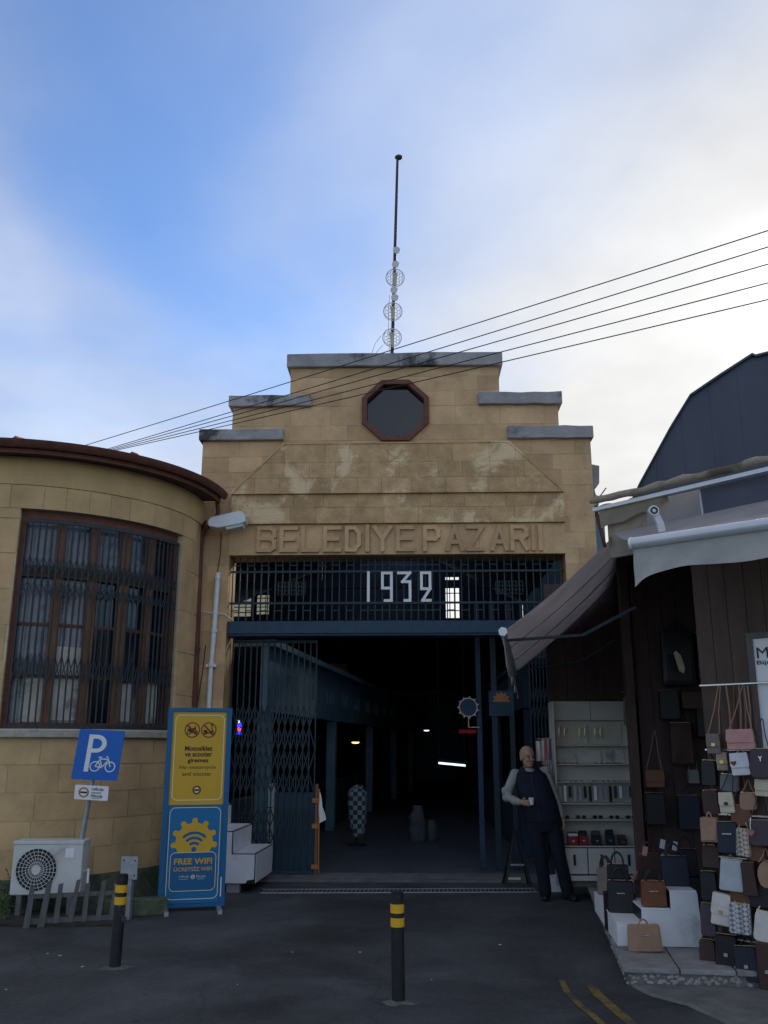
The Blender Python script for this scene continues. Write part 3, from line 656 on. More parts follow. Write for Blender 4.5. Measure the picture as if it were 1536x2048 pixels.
def left_building():
    B = thing('rounded_shop', 'tan rounded corner building with barred curved window and red tiled eaves', 'building', CC)
    rng = random.Random(9)
    def core(t0, t1, z0, z1, m='mortar_pale'): cbox(MB(), t0, t1, CR - 0.35, CR - 0.010, z0, z1).build('wall_core', m, B, smooth=False)
    core(T0, T1, 0, ZS); core(T0, WT0, ZS, ZW); core(WT1, T1, ZS, ZW); core(T0, T1, ZW, ZE)
    cbox(MB(), T0, T1, CR - 0.02, CR + 0.05, 0, 0.30).build('plinth', 'plinth', B)
    def blocks(t0, t1, z0, z1, h, lo, hi, m):
        z = z0
        while z < z1 - 0.02:
            zt = min(z + h, z1); zt = z1 if z1 - zt < 0.1 else zt; t = t0 - rng.uniform(0, 0.15)
            while t < t1:
                w_ = rng.uniform(lo, hi) / CR; a, b = max(t, t0), min(t + w_, t1)
                if b - a > 0.03: cbox(MB(), a + 0.0022, b - 0.0022, CR - 0.03, CR + rng.uniform(-0.003, 0.003), z + 0.005, zt - 0.005).build('stone_block', m, B)
                t += w_
            z = zt
    blocks(R(-125), T1, 0.30, ZS - 0.10, 0.30, 0.42, 0.62, 'stone_left')
    blocks(R(-125), WT0, ZS - 0.10, ZW, 0.42, 0.4, 0.7, 'stone_left'); blocks(WT1, T1, ZS - 0.10, ZW, 0.55, 0.4, 0.7, 'stone_left')
    # lintel stones above the window
    t = R(-125)
    while t < T1:
        w_ = rng.uniform(0.24, 0.38) / CR; b = min(t + w_, T1); cbox(MB(), t + 0.001, b - 0.001, CR - 0.03, CR + rng.uniform(-0.002, 0.003), ZW + 0.0, ZW + 0.285).build('lintel_stone', 'stone_left', B); t = b
    cbox(MB(), R(-125), T1, CR - 0.02, CR + 0.012, ZW + 0.29, ZE - 0.02).build('plaster_band', 'plaster', B)
    # sill
    cbox(MB(), WT0 - 0.25, WT1 + 0.02, CR - 0.1, CR + 0.07, ZS - 0.095, ZS - 0.012).build('sill', 'sill', B, bevel=0.008)
    # window
    Wn = thing('curved_window', '', ''); del_keys = [k for k in list(Wn.keys())]
    for k in del_keys: del Wn[k]
    Wn.location = CC; adopt(Wn, B); Wn.location = CC
    Wn.matrix_parent_inverse = wm(B).inverted()
    rW = CR - 0.17
    def wb(name, t0, t1, z0, z1, r0, r1, m): return cbox(MB(), t0, t1, r0, r1, z0, z1).build(name, m, Wn)
    fw = 0.032
    wb('frame', WT0, WT0 + fw, ZS, ZW, rW - 0.05, rW + 0.08, 'redwood'); wb('frame', WT1 - fw, WT1, ZS, ZW, rW - 0.05, rW + 0.08, 'redwood')
    wb('frame', WT0 + fw, WT1 - fw, ZW - 0.10, ZW, rW - 0.05, rW + 0.08, 'redwood'); wb('frame', WT0 + fw, WT1 - fw, ZS - 0.01, ZS + 0.07, rW - 0.05, rW + 0.08, 'redwood')
    n = 5; zt = ZS + (ZW - ZS) * 0.715
    wb('transom', WT0 + fw, WT1 - fw, zt - 0.07, zt + 0.07, rW - 0.045, rW + 0.06, 'soffit')
    dT = (WT1 - WT0 - 2 * fw) / n
    for i in range(n):
        a = WT0 + fw + dT * i; b = a + dT
        if i:
            for za, zb in ((ZS + 0.07, zt - 0.07), (zt + 0.07, ZW - 0.10)): wb('mullion', a - 0.028, a + 0.028, za, zb, rW - 0.045, rW + 0.05, 'oldwood')
        a2, b2 = a, b
        pa = ['glasspale', 'glasspale', 'glass', 'glass', 'glass'][i]
        wb('pane', a2, b2, zt + 0.07, ZW - 0.10, rW - 0.02, rW - 0.012, 'glasspale' if i != 4 else 'glass')
        zs = [ZS + 0.07, ZS + 0.60, ZS + 1.20, zt - 0.07]
        for k in range(3):
            wb('pane', a2, b2, zs[k], zs[k + 1], rW - 0.02, rW - 0.012, pa if k else ('glasspale' if i in (0, 3) else pa))
            if k: wb('glazing_bar', a2, b2, zs[k] - 0.018, zs[k] + 0.018, rW - 0.011, rW + 0.012, 'redwood')
    # pale sheets of card leaning behind the lower panes are seen through the bars
    for i, (f0, f1, z0, z1) in enumerate(((0.10, 0.20, 0.08, 0.62), (0.24, 0.38, 0.10, 0.95), (0.62, 0.72, 0.10, 0.55), (0.82, 0.93, 0.08, 0.60))):
        o = cbox(MB(), WT0 + (WT1 - WT0) * f0, WT0 + (WT1 - WT0) * f1, rW - 0.004, rW + 0.002, ZS + z0, ZS + z1).build('card_sheet', 'card', Wn)
    # protective bars outside
    rg = CR - 0.03; nb = 29
    ts = [WT0 + 0.035 + (WT1 - WT0 - 0.07) * i / (nb - 1) for i in range(nb)]
    z0, z1 = ZS + 0.01, ZW - 0.14
    for t in ts: MB().bar(CY(t, rg, z0), CY(t, rg, z1), 0.016, 0.016).build('guard_bar', 'grille', Wn)
    for z in (z0 + 0.01, z1): cbox(MB(), ts[0] - 0.008, ts[-1] + 0.008, rg - 0.012, rg + 0.014, z - 0.02, z + 0.02).build('guard_rail', 'grille', Wn)
    for f0, h in ((0.74, 0.20), (0.63, 0.16), (0.27, 0.30)):
        zc = ZS + (ZW - ZS) * f0
        for i in range(nb - 1):
            for s in (1, -1):
                MB().bar(CY(ts[i], rg + 0.010 * s, zc - s * h / 2), CY(ts[i + 1], rg + 0.010 * s, zc + s * h / 2), 0.012, 0.005, side=(0, 0, 1)).build('guard_strip', 'grille', Wn)
    # eaves, gutter and roof
    rE = CR + 0.27
    cbox(MB(), T0, T1 - 0.10, CR - 0.02, rE - 0.03, ZE - 0.015, ZE + 0.02).build('soffit', 'soffit', B)
    cbox(MB(), T0, T1 - 0.10, rE - 0.03, rE - 0.012, ZE - 0.05, ZE + 0.085).build('fascia_board', 'rust', B)
    cbox(MB(), R(5), R(208), CR - 0.30, CR - 0.02, 0, ZE).build('rear_wall', 'mortar', B)
    g = MB(); seg = 60; prof = [(0.0, 0.0), (0.015, -0.045), (0.05, -0.06), (0.085, -0.04), (0.10, 0.0), (0.085, 0.0), (0.05, -0.045), (0.02, -0.01)]
    vs = []; m_ = len(prof)
    for i in range(seg + 1):
        t = T0 + (T1 - 0.09 - T0) * i / seg
        vs += [CY(t, rE - 0.01 + a, ZE + 0.095 + b * 1.5) for a, b in prof]
    g.add(vs, [(i * m_ + k, i * m_ + (k + 1) % m_, (i + 1) * m_ + (k + 1) % m_, (i + 1) * m_ + k) for i in range(seg) for k in range(m_)] + [tuple(range(m_)), tuple(seg * m_ + k for k in range(m_ - 1, -1, -1))])
    g.build('gutter', 'rust', B, smooth=True)
    rz = lambda r: ZE + 0.07 + (rE + 0.02 - r) * 0.25
    rf = MB(); vs = []
    for i in range(61):
        t = R(-180) + R(178) * i / 60; vs += [CY(t, rE, rz(rE) - 0.03), CY(t, 0.05, rz(0.05) - 0.03), CY(t, 0.05, rz(0.05) - 0.08), CY(t, rE, rz(rE) - 0.06)]
    rf.add(vs, [(i * 4 + k, i * 4 + (k + 1) % 4, i * 4 + 4 + (k + 1) % 4, i * 4 + 4 + k) for i in range(60) for k in range(4)]); RF = rf.build('roof', 'tile', B)
    # radial roof tile courses, copies of one tile row
    tm = MB(); vs = []; ns = 6
    for i in range(7):
        r = rE + 0.03 - i * 0.30
        for j in range(2):
            rr = r - j * 0.29
            if rr < 0.3: rr = 0.3
            hw = 0.078 * (rr / rE) ** 0.5 * (1.0 if j == 0 else 0.86)
            for k in range(ns + 1):
                q = math.pi * k / ns; vs.append((rr, hw * math.cos(q), rz(rr) - ZE - 0.035 + hw * 0.8 * math.sin(q) + (0.018 if j == 0 else 0)))
    for i in range(14 - 1):
        if i % 2 == 0 or True:
            pass
    fs = []
    for i in range(13):
        for k in range(ns): fs.append((i * (ns + 1) + k, i * (ns + 1) + k + 1, (i + 1) * (ns + 1) + k + 1, (i + 1) * (ns + 1) + k))
    fs.append(tuple(range(ns + 1)))
    tm.add(vs, fs); me = tm.mesh('tile_row'); me.materials.append(M['tile'])
    nt_ = 44
    for i in range(nt_):
        t = R(-135) + R(131) * i / nt_; o = bpy.data.objects.new('tile_row', me); COL.objects.link(o); o.location = CC + Vector((0, 0, ZE)); o.rotation_euler = (0, 0, t); adopt(o, RF)
    # two small ridge-end tiles standing over the eaves
    for u, v in ((27, 888), (262, 909)):
        th, z = th_at(u, v, rE - 0.15); p = CY(th, rE - 0.15, rz(rE - 0.15))
        mb = MB(); mb.add([p + Vector(q) for q in ((-.13, -.02, -.03), (.14, -.02, -.03), (.10, .3, .03), (-.10, .3, .03), (0, .03, .10), (0, .3, .16))], [(0, 1, 4), (1, 2, 5, 4), (3, 0, 4, 5), (2, 3, 5), (0, 3, 2, 1)])
        mb.build('ridge_tile', 'tile', B)
    # rust-red downpipe in the corner with the entrance
    D = thing('downpipe', 'rust red downpipe in the corner beside the rounded wall', 'pipe', FF(fx(375, 1500), -0.06, 0))
    pts = [FP(436, 985), FP(440, 1030), FP(434, 1050), FP(416, 1060), FP(406, 1078), FP(403, 1110), FP(396, 1300), FP(390, 1470), FP(380, 1745)]
    MB().tube([FF(x, -0.13, max(z, 0.02)) for x, z in pts], [0.030] * 2 + [0.036] * 2 + [0.052] * 5, 10).build('pipe', 'rust', D, smooth=True)
    for v in (1090, 1300, 1440):
        x, z = FP(403 - (v - 1110) * 0.037, v); MB().lathe([(0.062, -0.02), (0.062, 0.02)], 12, FF(x, -0.13, z)).build('bracket', 'rust', D)
left_building()

# ---------------------------------------------------------------- things fixed on the corner wall
def corner_fixings():
    D = thing('conduit', 'slim white plastic conduit on the wall beside the doorway', 'pipe', FF(fx(414, 1480), -0.05, 0))
    pts = [FP(438, 1147), FP(430, 1260), FP(423, 1345), FP(417, 1455), FP(402, 1740)]
    MB().tube([FF(x, -0.06, z) for x, z in pts], [0.036, 0.036, 0.032, 0.032, 0.032], 10).build('pipe', 'pvc', D, smooth=True)
    for v, u in ((1262, 430), (1330, 424.5), (1156, 437)):
        x, z = FP(u, v); MB().lathe([(0.045, -0.025), (0.047, 0.02)], 12, FF(x, -0.06, z)).build('collar', 'pvc', D)
    for v, u in ((1332, 424),):
        x, z = FP(u, v); MB().box(-.07, .07, -.02, .045, -.02, .02, TR(FF(x, -0.05, z))).build('clip', 'pvc', D)
    # street light head on short arm
    Lm = thing('wall_light', 'grey flat street light head reaching out from the corner wall', 'light', FF(fx(420, 1050), -0.1, fz(420, 1050)))
    p0 = FF(*(lambda a: (a[0], -0.02, a[1]))(FP(398, 1070))); p1 = FF(*(lambda a: (a[0], -0.30, a[1]))(FP(422, 1052))); p2 = FF(*(lambda a: (a[0], -0.45, a[1]))(FP(492, 1034)))
    MB().tube([p0, (p0 + p1) / 2 + Vector((0, 0, 0.02)), p1], 0.022, 8).build('arm', 'rust', Lm, smooth=True)
    hp = [FP(u, v, -.3) for u, v in ((418, 1046), (424, 1038), (478, 1025.5), (487, 1026), (493, 1034), (494, 1047), (484, 1052), (440, 1060), (420, 1056))][::-1]
    MB().prism(hp, -.42, -.20, FF).build('housing', 'alu', Lm, bevel=0.014)
    lp = [FP(u, v, -.3) for u, v in ((449, 1053), (490, 1044), (487, 1056), (456, 1063))][::-1]
    MB().prism(lp, -.40, -.22, FF).build('lens', 'dish', Lm, bevel=0.01)
    # slack wires on the corner
    def wire(pts, r, label, m='cable'):
        P_ = [FF(*(lambda a: (a[0], d, a[1]))(FP(u, v))) for u, v, d in pts]; tag(MB().tube(P_, r, 5).build('wall_wire', m, None, smooth=True), label, 'wire')
    wire([(443, 1065, -.03), (441, 1110, -.025), (436, 1148, -.06)], 0.006, 'thin dark wire dropping from the wall light to the white conduit')
    wire([(412, 1290, -.02), (405, 1350, -.02), (397, 1400, -.02), (386, 1452, -.02)], 0.006, 'thin dark wire hanging down the tan corner wall')
    wire([(385, 1212, -.03), (395, 1222, -.04), (418, 1226, -.10), (450, 1229, -.04), (463, 1238, .05)], 0.007, 'pale wire stretched sideways across the white conduit', 'pvc')
    # bits behind the parapet
    tag(MB().prism([FP(376, 895), FP(404, 893), FP(404, 962), FP(372, 962)], 0.9, 1.4, FF).build('water_tank', 'coping'), 'grey box behind the left end of the parapet', 'tank')
    tag(MB().prism([FP(352, 936), FP(373, 916), FP(374, 965), FP(350, 965)], 1.1, 1.5, FF).build('roof_vent', 'black'), 'dark roof vent beside the grey box over the tiled eaves', 'vent')
    p = [FP(u, v) for u, v in ((1180, 914), (1207, 919), (1207, 955), (1197, 966), (1200, 978), (1208, 983), (1206, 1000), (1180, 1002))]
    tag(MB().prism(p[::-1], 0.3, 0.55, FF).build('loudspeaker_horn', 'coping'), 'dark box with bracket on the right flank of the entrance', 'box')
corner_fixings()

# ---------------------------------------------------------------- mast with dishes
def mast():
    d = 0.25; K = thing('antenna_mast', 'dark mast with mesh dish antennas on the parapet top', 'antenna', FF(fx(785, 709, d), d, ZT1))
    b = FF(fx(784, 709, d), d, ZT1 - 0.002); t = FF(fx(795, 318, d), d, fz(795, 318, d))
    at = lambda v: (lambda f_: b + (t - b) * f_)((fz(790, v, d) - b.z) / (t.z - b.z))
    MB().tube([b, t], [0.030, 0.022], 10).build('pole', 'mast', K, smooth=True)
    MB().ball(t + Vector((0.02, 0, 0.03)), 0.06, 1.1, 0.8, 0.75).build('cap', 'mast', K, smooth=True)
    def mesh_dish(v, u):
        c = at(v) + Vector((fx(u, v, d) - (at(v) - FO).dot(FXD), -0.10, 0)); r = 0.142; nrm = Vector((0.05, -1, -0.12)).normalized(); sx = Vector((1, 0, 0)); sx = (sx - nrm * sx.dot(nrm)).normalized(); sz = sx.cross(nrm) * -1
        D = MB(); rim = [c + sx * r * math.cos(2 * math.pi * k / 28) + sz * r * math.sin(2 * math.pi * k / 28) for k in range(29)]
        D.tube(rim, 0.008, 5, cap=False)
        dd = D.build('dish_rim', 'dish', K, smooth=True)
        hx = MB(); a = 0.030
        for i in range(-6, 7):
            for j in range(-6, 7):
                cx = a * 1.5 * i; cz = a * math.sqrt(3) * (j + (i % 2) * 0.5)
                for k in range(3):
                    q0, q1 = math.pi / 3 * k, math.pi / 3 * (k + 1)
                    p0 = (cx + a * math.cos(q0), cz + a * math.sin(q0)); p1 = (cx + a * math.cos(q1), cz + a * math.sin(q1))
                    if math.hypot(*p0) < r and math.hypot(*p1) < r:
                        dep = lambda p: nrm * (-0.045 * (1 - (p[0] ** 2 + p[1] ** 2) / r ** 2))
                        hx.tube([c + sx * p0[0] + sz * p0[1] + dep(p0), c + sx * p1[0] + sz * p1[1] + dep(p1)], 0.0048, 4, cap=False)
        hx.build('dish_mesh', 'dish', dd)
        f_ = MB(); f_.prism([(-.045, .075), (.045, .075), (.03, .0), (.018, -.12), (-.018, -.12), (-.03, 0)][::-1], -0.03, 0.0, lambda x, y, z: c + sx * x + sz * z - nrm * y * -1 + nrm * 0.02)
        f_.build('feed', 'dishtan', dd)
        MB().bar(c + nrm * -0.05, at(v), 0.03, 0.03).build('clamp', 'mast', dd)
    for v, u in ((562, 790), (629, 785.5), (681, 784)): mesh_dish(v, u)
    for v, u in ((508, 793), (536, 791), (587, 788), (602, 789.5)):
        c = at(v) + Vector((fx(u, v, d) - (at(v) - FO).dot(FXD), -0.09, 0))
        mb = MB(); prof = [(0.058, 0.0), (0.058, 0.012), (0.045, 0.03), (0.012, 0.042)]; vs = []
        for r_, y in prof:
            for k in range(16): q = 2 * math.pi * k / 16; vs.append(c + Vector((r_ * math.cos(q), y - 0.03, r_ * math.sin(q))))
        mb.add(vs, [(i * 16 + k, i * 16 + (k + 1) % 16, i * 16 + 16 + (k + 1) % 16, i * 16 + 16 + k) for i in range(3) for k in range(16)] + [tuple(range(16)), tuple(48 + k for k in range(15, -1, -1))])
        dd = mb.build('small_dish', 'dish', K, smooth=True); MB().bar(c + Vector((0, .005, 0)), at(v), 0.02, 0.02).build('clamp', 'mast', dd)
    for pts in (((762, 672), (750, 688), (743, 709)), ((766, 690), (757, 700), (750, 709)), ((779, 590), (777, 640), (779, 709))):
        MB().tube([FF(fx(u, v, d - 0.08), d - 0.08, fz(u, v, d - 0.08)) for u, v in pts], 0.004, 4).build('feed_wire', 'cable', K)
mast()

# ---------------------------------------------------------------- overhead cables
CABS = [((1560, 447), (150, 897), 6.0, 11.2, 'topmost'), ((1560, 480), (195, 904), 6.05, 11.25, 'second from the top'), ((1560, 515), (200, 904.5), 6.1, 11.3, 'middle'), ((1560, 553), (205, 905), 6.15, 11.35, 'second from the bottom'), ((1560, 587), (210, 905.5), 6.2, 11.4, 'lowest')]
for (a, b, Ya, Yb, nm), mid in zip(CABS, (None,) * 5):
    A, B = PY(*a, Ya), PY(*b, Yb); A = A + (A - B) * 0.5
    pts = [A + (B - A) * t - Vector((0, 0, 0.03 * 4 * t * (1 - t))) + Vector((0, 0, 0.0)) for t in [i / 24 for i in range(25)]]
    o = MB().tube(pts, 0.005, 5).build('overhead_cable', 'cable', None, smooth=True)
    tag(o, f'black overhead cable crossing the parapet, {nm} of five', 'cable', 'overhead cables')
# ================================================================ left foreground things
IDF = lambda x, d, z: (x, d, z)
# ---- A-board totem
def totem():
    p0 = PZ(314, 1824, 0.0); yaw = R(14); X0 = TR((p0.x, p0.y, 0), yaw)
    Wd, Ht, z0 = 0.70, 2.08, 0.04
    K = thing('advertising_board', 'blue framed board with yellow no motorcycle notice and free wifi poster', 'sign board', p0, yaw)
    S = lambda a, d, b: X0 @ Vector((a * Wd, -0.002 - d * 0.0016, z0 + (1 - b) * Ht))   # a across 0..1, b from the top 0..1, d layer
    def SB(a, d, b): return S(a, d, b)
    # frame: a slim box section
    fr = MB(); fr.box(0, Wd, 0, 0.07, z0, z0 + Ht, X0); fr.build('frame', 'boardblue', K, bevel=0.004)
    edge = MB(); edge.ring(rect(-0.004, 1.004, -0.001, 1.001), rect(0.075, 0.925, 0.018, 0.985), 16, 0.2, S); edge.build('frame_edge', 'boardblue', K)
    MB().prism(rect(0.077, 0.923, 0.02, 0.5), 3, 1, S).build('yellow_poster', 'ochre', K)
    MB().prism(rect(0.077, 0.923, 0.503, 0.983), 3, 1, S).build('blue_poster', mat('posterblue', (0.010, 0.155, 0.36), 0.4, 0.06, 3, 0.02), K)
    asp = Wd / Ht   # to keep circles round: b-step = a-step * asp
    def ell(cx, cb, r, a0, a1, n): return [(cx + r * math.cos(R(a0 + (a1 - a0) * i / n)), cb - r * asp * math.sin(R(a0 + (a1 - a0) * i / n))) for i in range(n + 1)]
    def rr(x0, x1, b0, b1, r):
        return ell(x1 - r, b1 - r * asp, r, -90, 0, 6) + ell(x1 - r, b0 + r * asp, r, 0, 90, 6) + ell(x0 + r, b0 + r * asp, r, 90, 180, 6) + ell(x0 + r, b1 - r * asp, r, 180, 270, 6)
    def outline(mb, x0, x1, b0, b1, r, w, l): mb.ring(rr(x0, x1, b0, b1, r), rr(x0 + w, x1 - w, b0 + w * asp, b1 - w * asp, r - w), l + 1, l, S)
    mb = MB(); outline(mb, 0.115, 0.895, 0.035, 0.478, 0.09, 0.014, 4); outline(mb, 0.105, 0.895, 0.512, 0.965, 0.09, 0.010, 4); outline(mb, 0.15, 0.85, 0.735, 0.925, 0.08, 0.009, 6); mb.build('white_outline', 'cream_print', K)
    # prohibition rounds
    for cx, kind in ((0.385, 0), (0.645, 1)):
        mb = MB(); mb.ring(ell(cx, 0.115, 0.122, 0, 345, 23), ell(cx, 0.115, 0.105, 0, 345, 23), 5, 4, S)
        sq = 0.5 ** 0.5; r_ = 0.112
        mb.prism([(cx - r_ * sq - .008, (0.115 - r_ * sq * asp) + .003), (cx - r_ * sq + .008, (0.115 - r_ * sq * asp) - .003), (cx + r_ * sq + .008, (0.115 + r_ * sq * asp) - .003), (cx + r_ * sq - .008, (0.115 + r_ * sq * asp) + .003)], 5.5, 4, S)
        mb.build('prohibition_ring', 'redprint', K)
        mb = MB()
        for wx in (-0.052, 0.055): mb.ring(ell(cx + wx, 0.129, 0.032, 0, 330, 11), ell(cx + wx, 0.129, 0.018, 0, 330, 11), 4.6, 4, S)
        P_ = lambda *q: mb.prism([(cx + a, 0.115 + b) for a, b in q], 4.8, 4, S)
        if kind == 0:
            P_((-.05, .004), (.02, .004), (.03, .014), (-.02, .016)); P_((-.085, -.006), (-.02, -.008), (.0, .004), (-.05, .006)); P_((.0, -.008), (.045, -.014), (.05, -.008), (.02, .006), (-.01, .006)); P_((.035, -.022), (.05, -.020), (.065, .012), (.055, .013))
        else:
            P_((-.06, .012), (.03, .012), (.035, .018), (-.06, .018)); P_((-.085, .0), (-.03, .0), (-.02, .012), (-.075, .012)); P_((.038, -.028), (.054, -.028), (.062, .012), (.048, .013)); P_((.02, -.030), (.062, -.030), (.062, -.026), (.02, -.026))
        mb.build('pictogram', 'blackprint', K)
    def txt(rows, m, l, name):
        mb = MB()
        for s, a0, a1, b0, b1, bd in rows: add_text(mb, s, a0, a1, b1, b0, l, S, bd)
        mb.build(name, m, K)
    txt([('Motosiklet', .285, .715, .198, .224, .025), ('ve scooter', .285, .715, .231, .254, .025), ('giremez', .335, .665, .263, .290, .025)], 'blackprint', 4.4, 'bold_lettering')
    txt([('No motorcycle', .215, .785, .299, .322, 0), ('and scooter', .265, .725, .332, .352, 0)], 'blackprint', 4.4, 'lettering')
    mb = MB(); mb.ring(ell(.50, .425, .058, 0, 345, 23), ell(.50, .425, .044, 0, 345, 23), 4.6, 4, S)
    for k in range(16): mb.prism(ell(.50 + .062 * math.cos(k * math.pi / 8), .425 - .062 * asp * math.sin(k * math.pi / 8), .008, 0, 300, 5), 4.6, 4, S)
    mb.build('emblem_ring', 'blackprint', K)
    mb = MB(); mb.prism(ell(.50, .425, .043, 0, 345, 23), 4.3, 4, S); mb.build('emblem_disc', 'cream_print', K)
    mb = MB(); mb.prism(rect(.462, .538, .420, .431), 4.9, 4.4, S); mb.build('emblem_bar', 'redprint', K)
    # gear with wifi fan
    cx, cb = 0.50, 0.685; gp = []
    nteeth = 11
    for k in range(nteeth):
        for da, rr_ in ((-9, .285), (-6.5, .345), (0, .36), (6.5, .345), (9, .285)):
            gp.append((cx + rr_ * math.cos(R(90 + k * 360 / nteeth + da)), cb - rr_ * asp * math.sin(R(90 + k * 360 / nteeth + da))))
    gp = clip(gp, (0, 0.745), (1, 0.745), False)
    mb = MB(); mb.prism(gp, 4.2, 3.6, S); mb.build('gear_emblem', 'ochre', K)
    mb = MB(); wb_ = 0.722
    for r0, r1 in ((.075, .115), (.15, .19), (.225, .265)):
        mb.prism(ell(cx, wb_, r1, 45, 135, 10) + ell(cx, wb_, r0, 135, 45, 10), 5, 4.4, S)
    mb.prism(ell(cx, wb_, .038, 0, 330, 11), 5, 4.4, S); mb.build('wifi_fan', 'boardblue', K)
    MB().prism(rr(.151, .849, .736, .924, .08), 5.4, 4.6, S).build('text_panel', 'boardblue', K)
    txt([('FREE WIFI', .21, .79, .765, .795, .03), ('ÜCRETSİZ WIFI', .21, .79, .803, .828, .02)], 'ochre', 6.4, 'wifi_lettering')
    txt([('Lefkoşa', .30, .45, .848, .860, 0), ('Nicosia', .56, .70, .848, .859, 0)], 'cream_print', 6.4, 'city_lettering')
    mb = MB(); mb.ring(ell(.505, .856, .032, 0, 330, 11), ell(.505, .856, .022, 0, 330, 11), 6.6, 6, S); mb.prism(rect(.488, .522, .8535, .8585), 6.6, 6, S); mb.prism(rect(.30, .44, .866, .8675), 6.4, 6, S); mb.prism(rect(.57, .68, .866, .8675), 6.4, 6, S); mb.build('city_emblem', 'cream_print', K)
    MB().prism(rect(.93, .945, .86, .955), 17.5, 16.2, S).build('torn_strip', 'white', K)
    # feet
    for a in (0.09, Wd - 0.06): MB().bar(X0 @ Vector((a, -0.30, 0.02)), X0 @ Vector((a, 0.42, 0.02)), 0.045, 0.04).build('foot', 'galv', K)
totem()

# ---- stepped white display
def stair_display():
    p = PZ(508, 1787, 0.0); yaw = R(-4); X = TR((p.x, p.y - 0.0, 0), yaw)
    K = thing('stepped_display', 'white stepped display box with black edges beside the blue board', 'display stand', (p.x, p.y, 0), yaw)
    t, h, D = 0.285, 0.285, 1.05; zb = 0.10
    f = lambda x, d, z: X @ Vector((x, d, z))
    prof = [(-3 * t - 0.05, zb), (0, zb), (0, zb + h + .06), (-t, zb + h + .06), (-t, zb + 2 * h + .03), (-2 * t, zb + 2 * h + .03), (-2 * t, zb + 3 * h), (-3 * t - .05, zb + 3 * h)]
    MB().prism(prof, 0.02, D, f).build('core', 'black', K)
    g = 0.010
    side = [(a + (g if i in (0, 7) else -g), b + (g if i in (0, 1) else -g)) for i, (a, b) in enumerate(prof)]
    side[1] = (-g - 0.10, zb + g); side.insert(2, (-0.09, zb + 0.045)); side.insert(3, (-g, zb + 0.055))
    MB().prism(side, 0.008, 0.019, f).build('side_panel', 'whiteboard', K)
    zs = [zb + h + .06, zb + 2 * h + .03, zb + 3 * h]
    for i, z in enumerate(zs):
        x1 = -t * i; x0 = x1 - t - (0.05 if i == 2 else 0)
        MB().box(x0 + g * .6, x1 - g, 0.03, D - 0.01, z + 0.001, z + 0.010, X).build('tread', 'whiteboard', K)
        zl = zb if i == 0 else zs[i - 1]
        MB().box(x1 + 0.001, x1 + 0.010, 0.03, D - 0.01, zl + 0.014, z - g, X).build('riser', 'whiteboard', K)
    for x, y in ((-0.22, 0.10), (-0.7, 0.10), (-0.22, 0.9), (-0.7, 0.9)): MB().box(x - 0.13, x + 0.03, y - 0.05, y + 0.05, 0, zb, X).build('foot', 'galv', K)
stair_display()

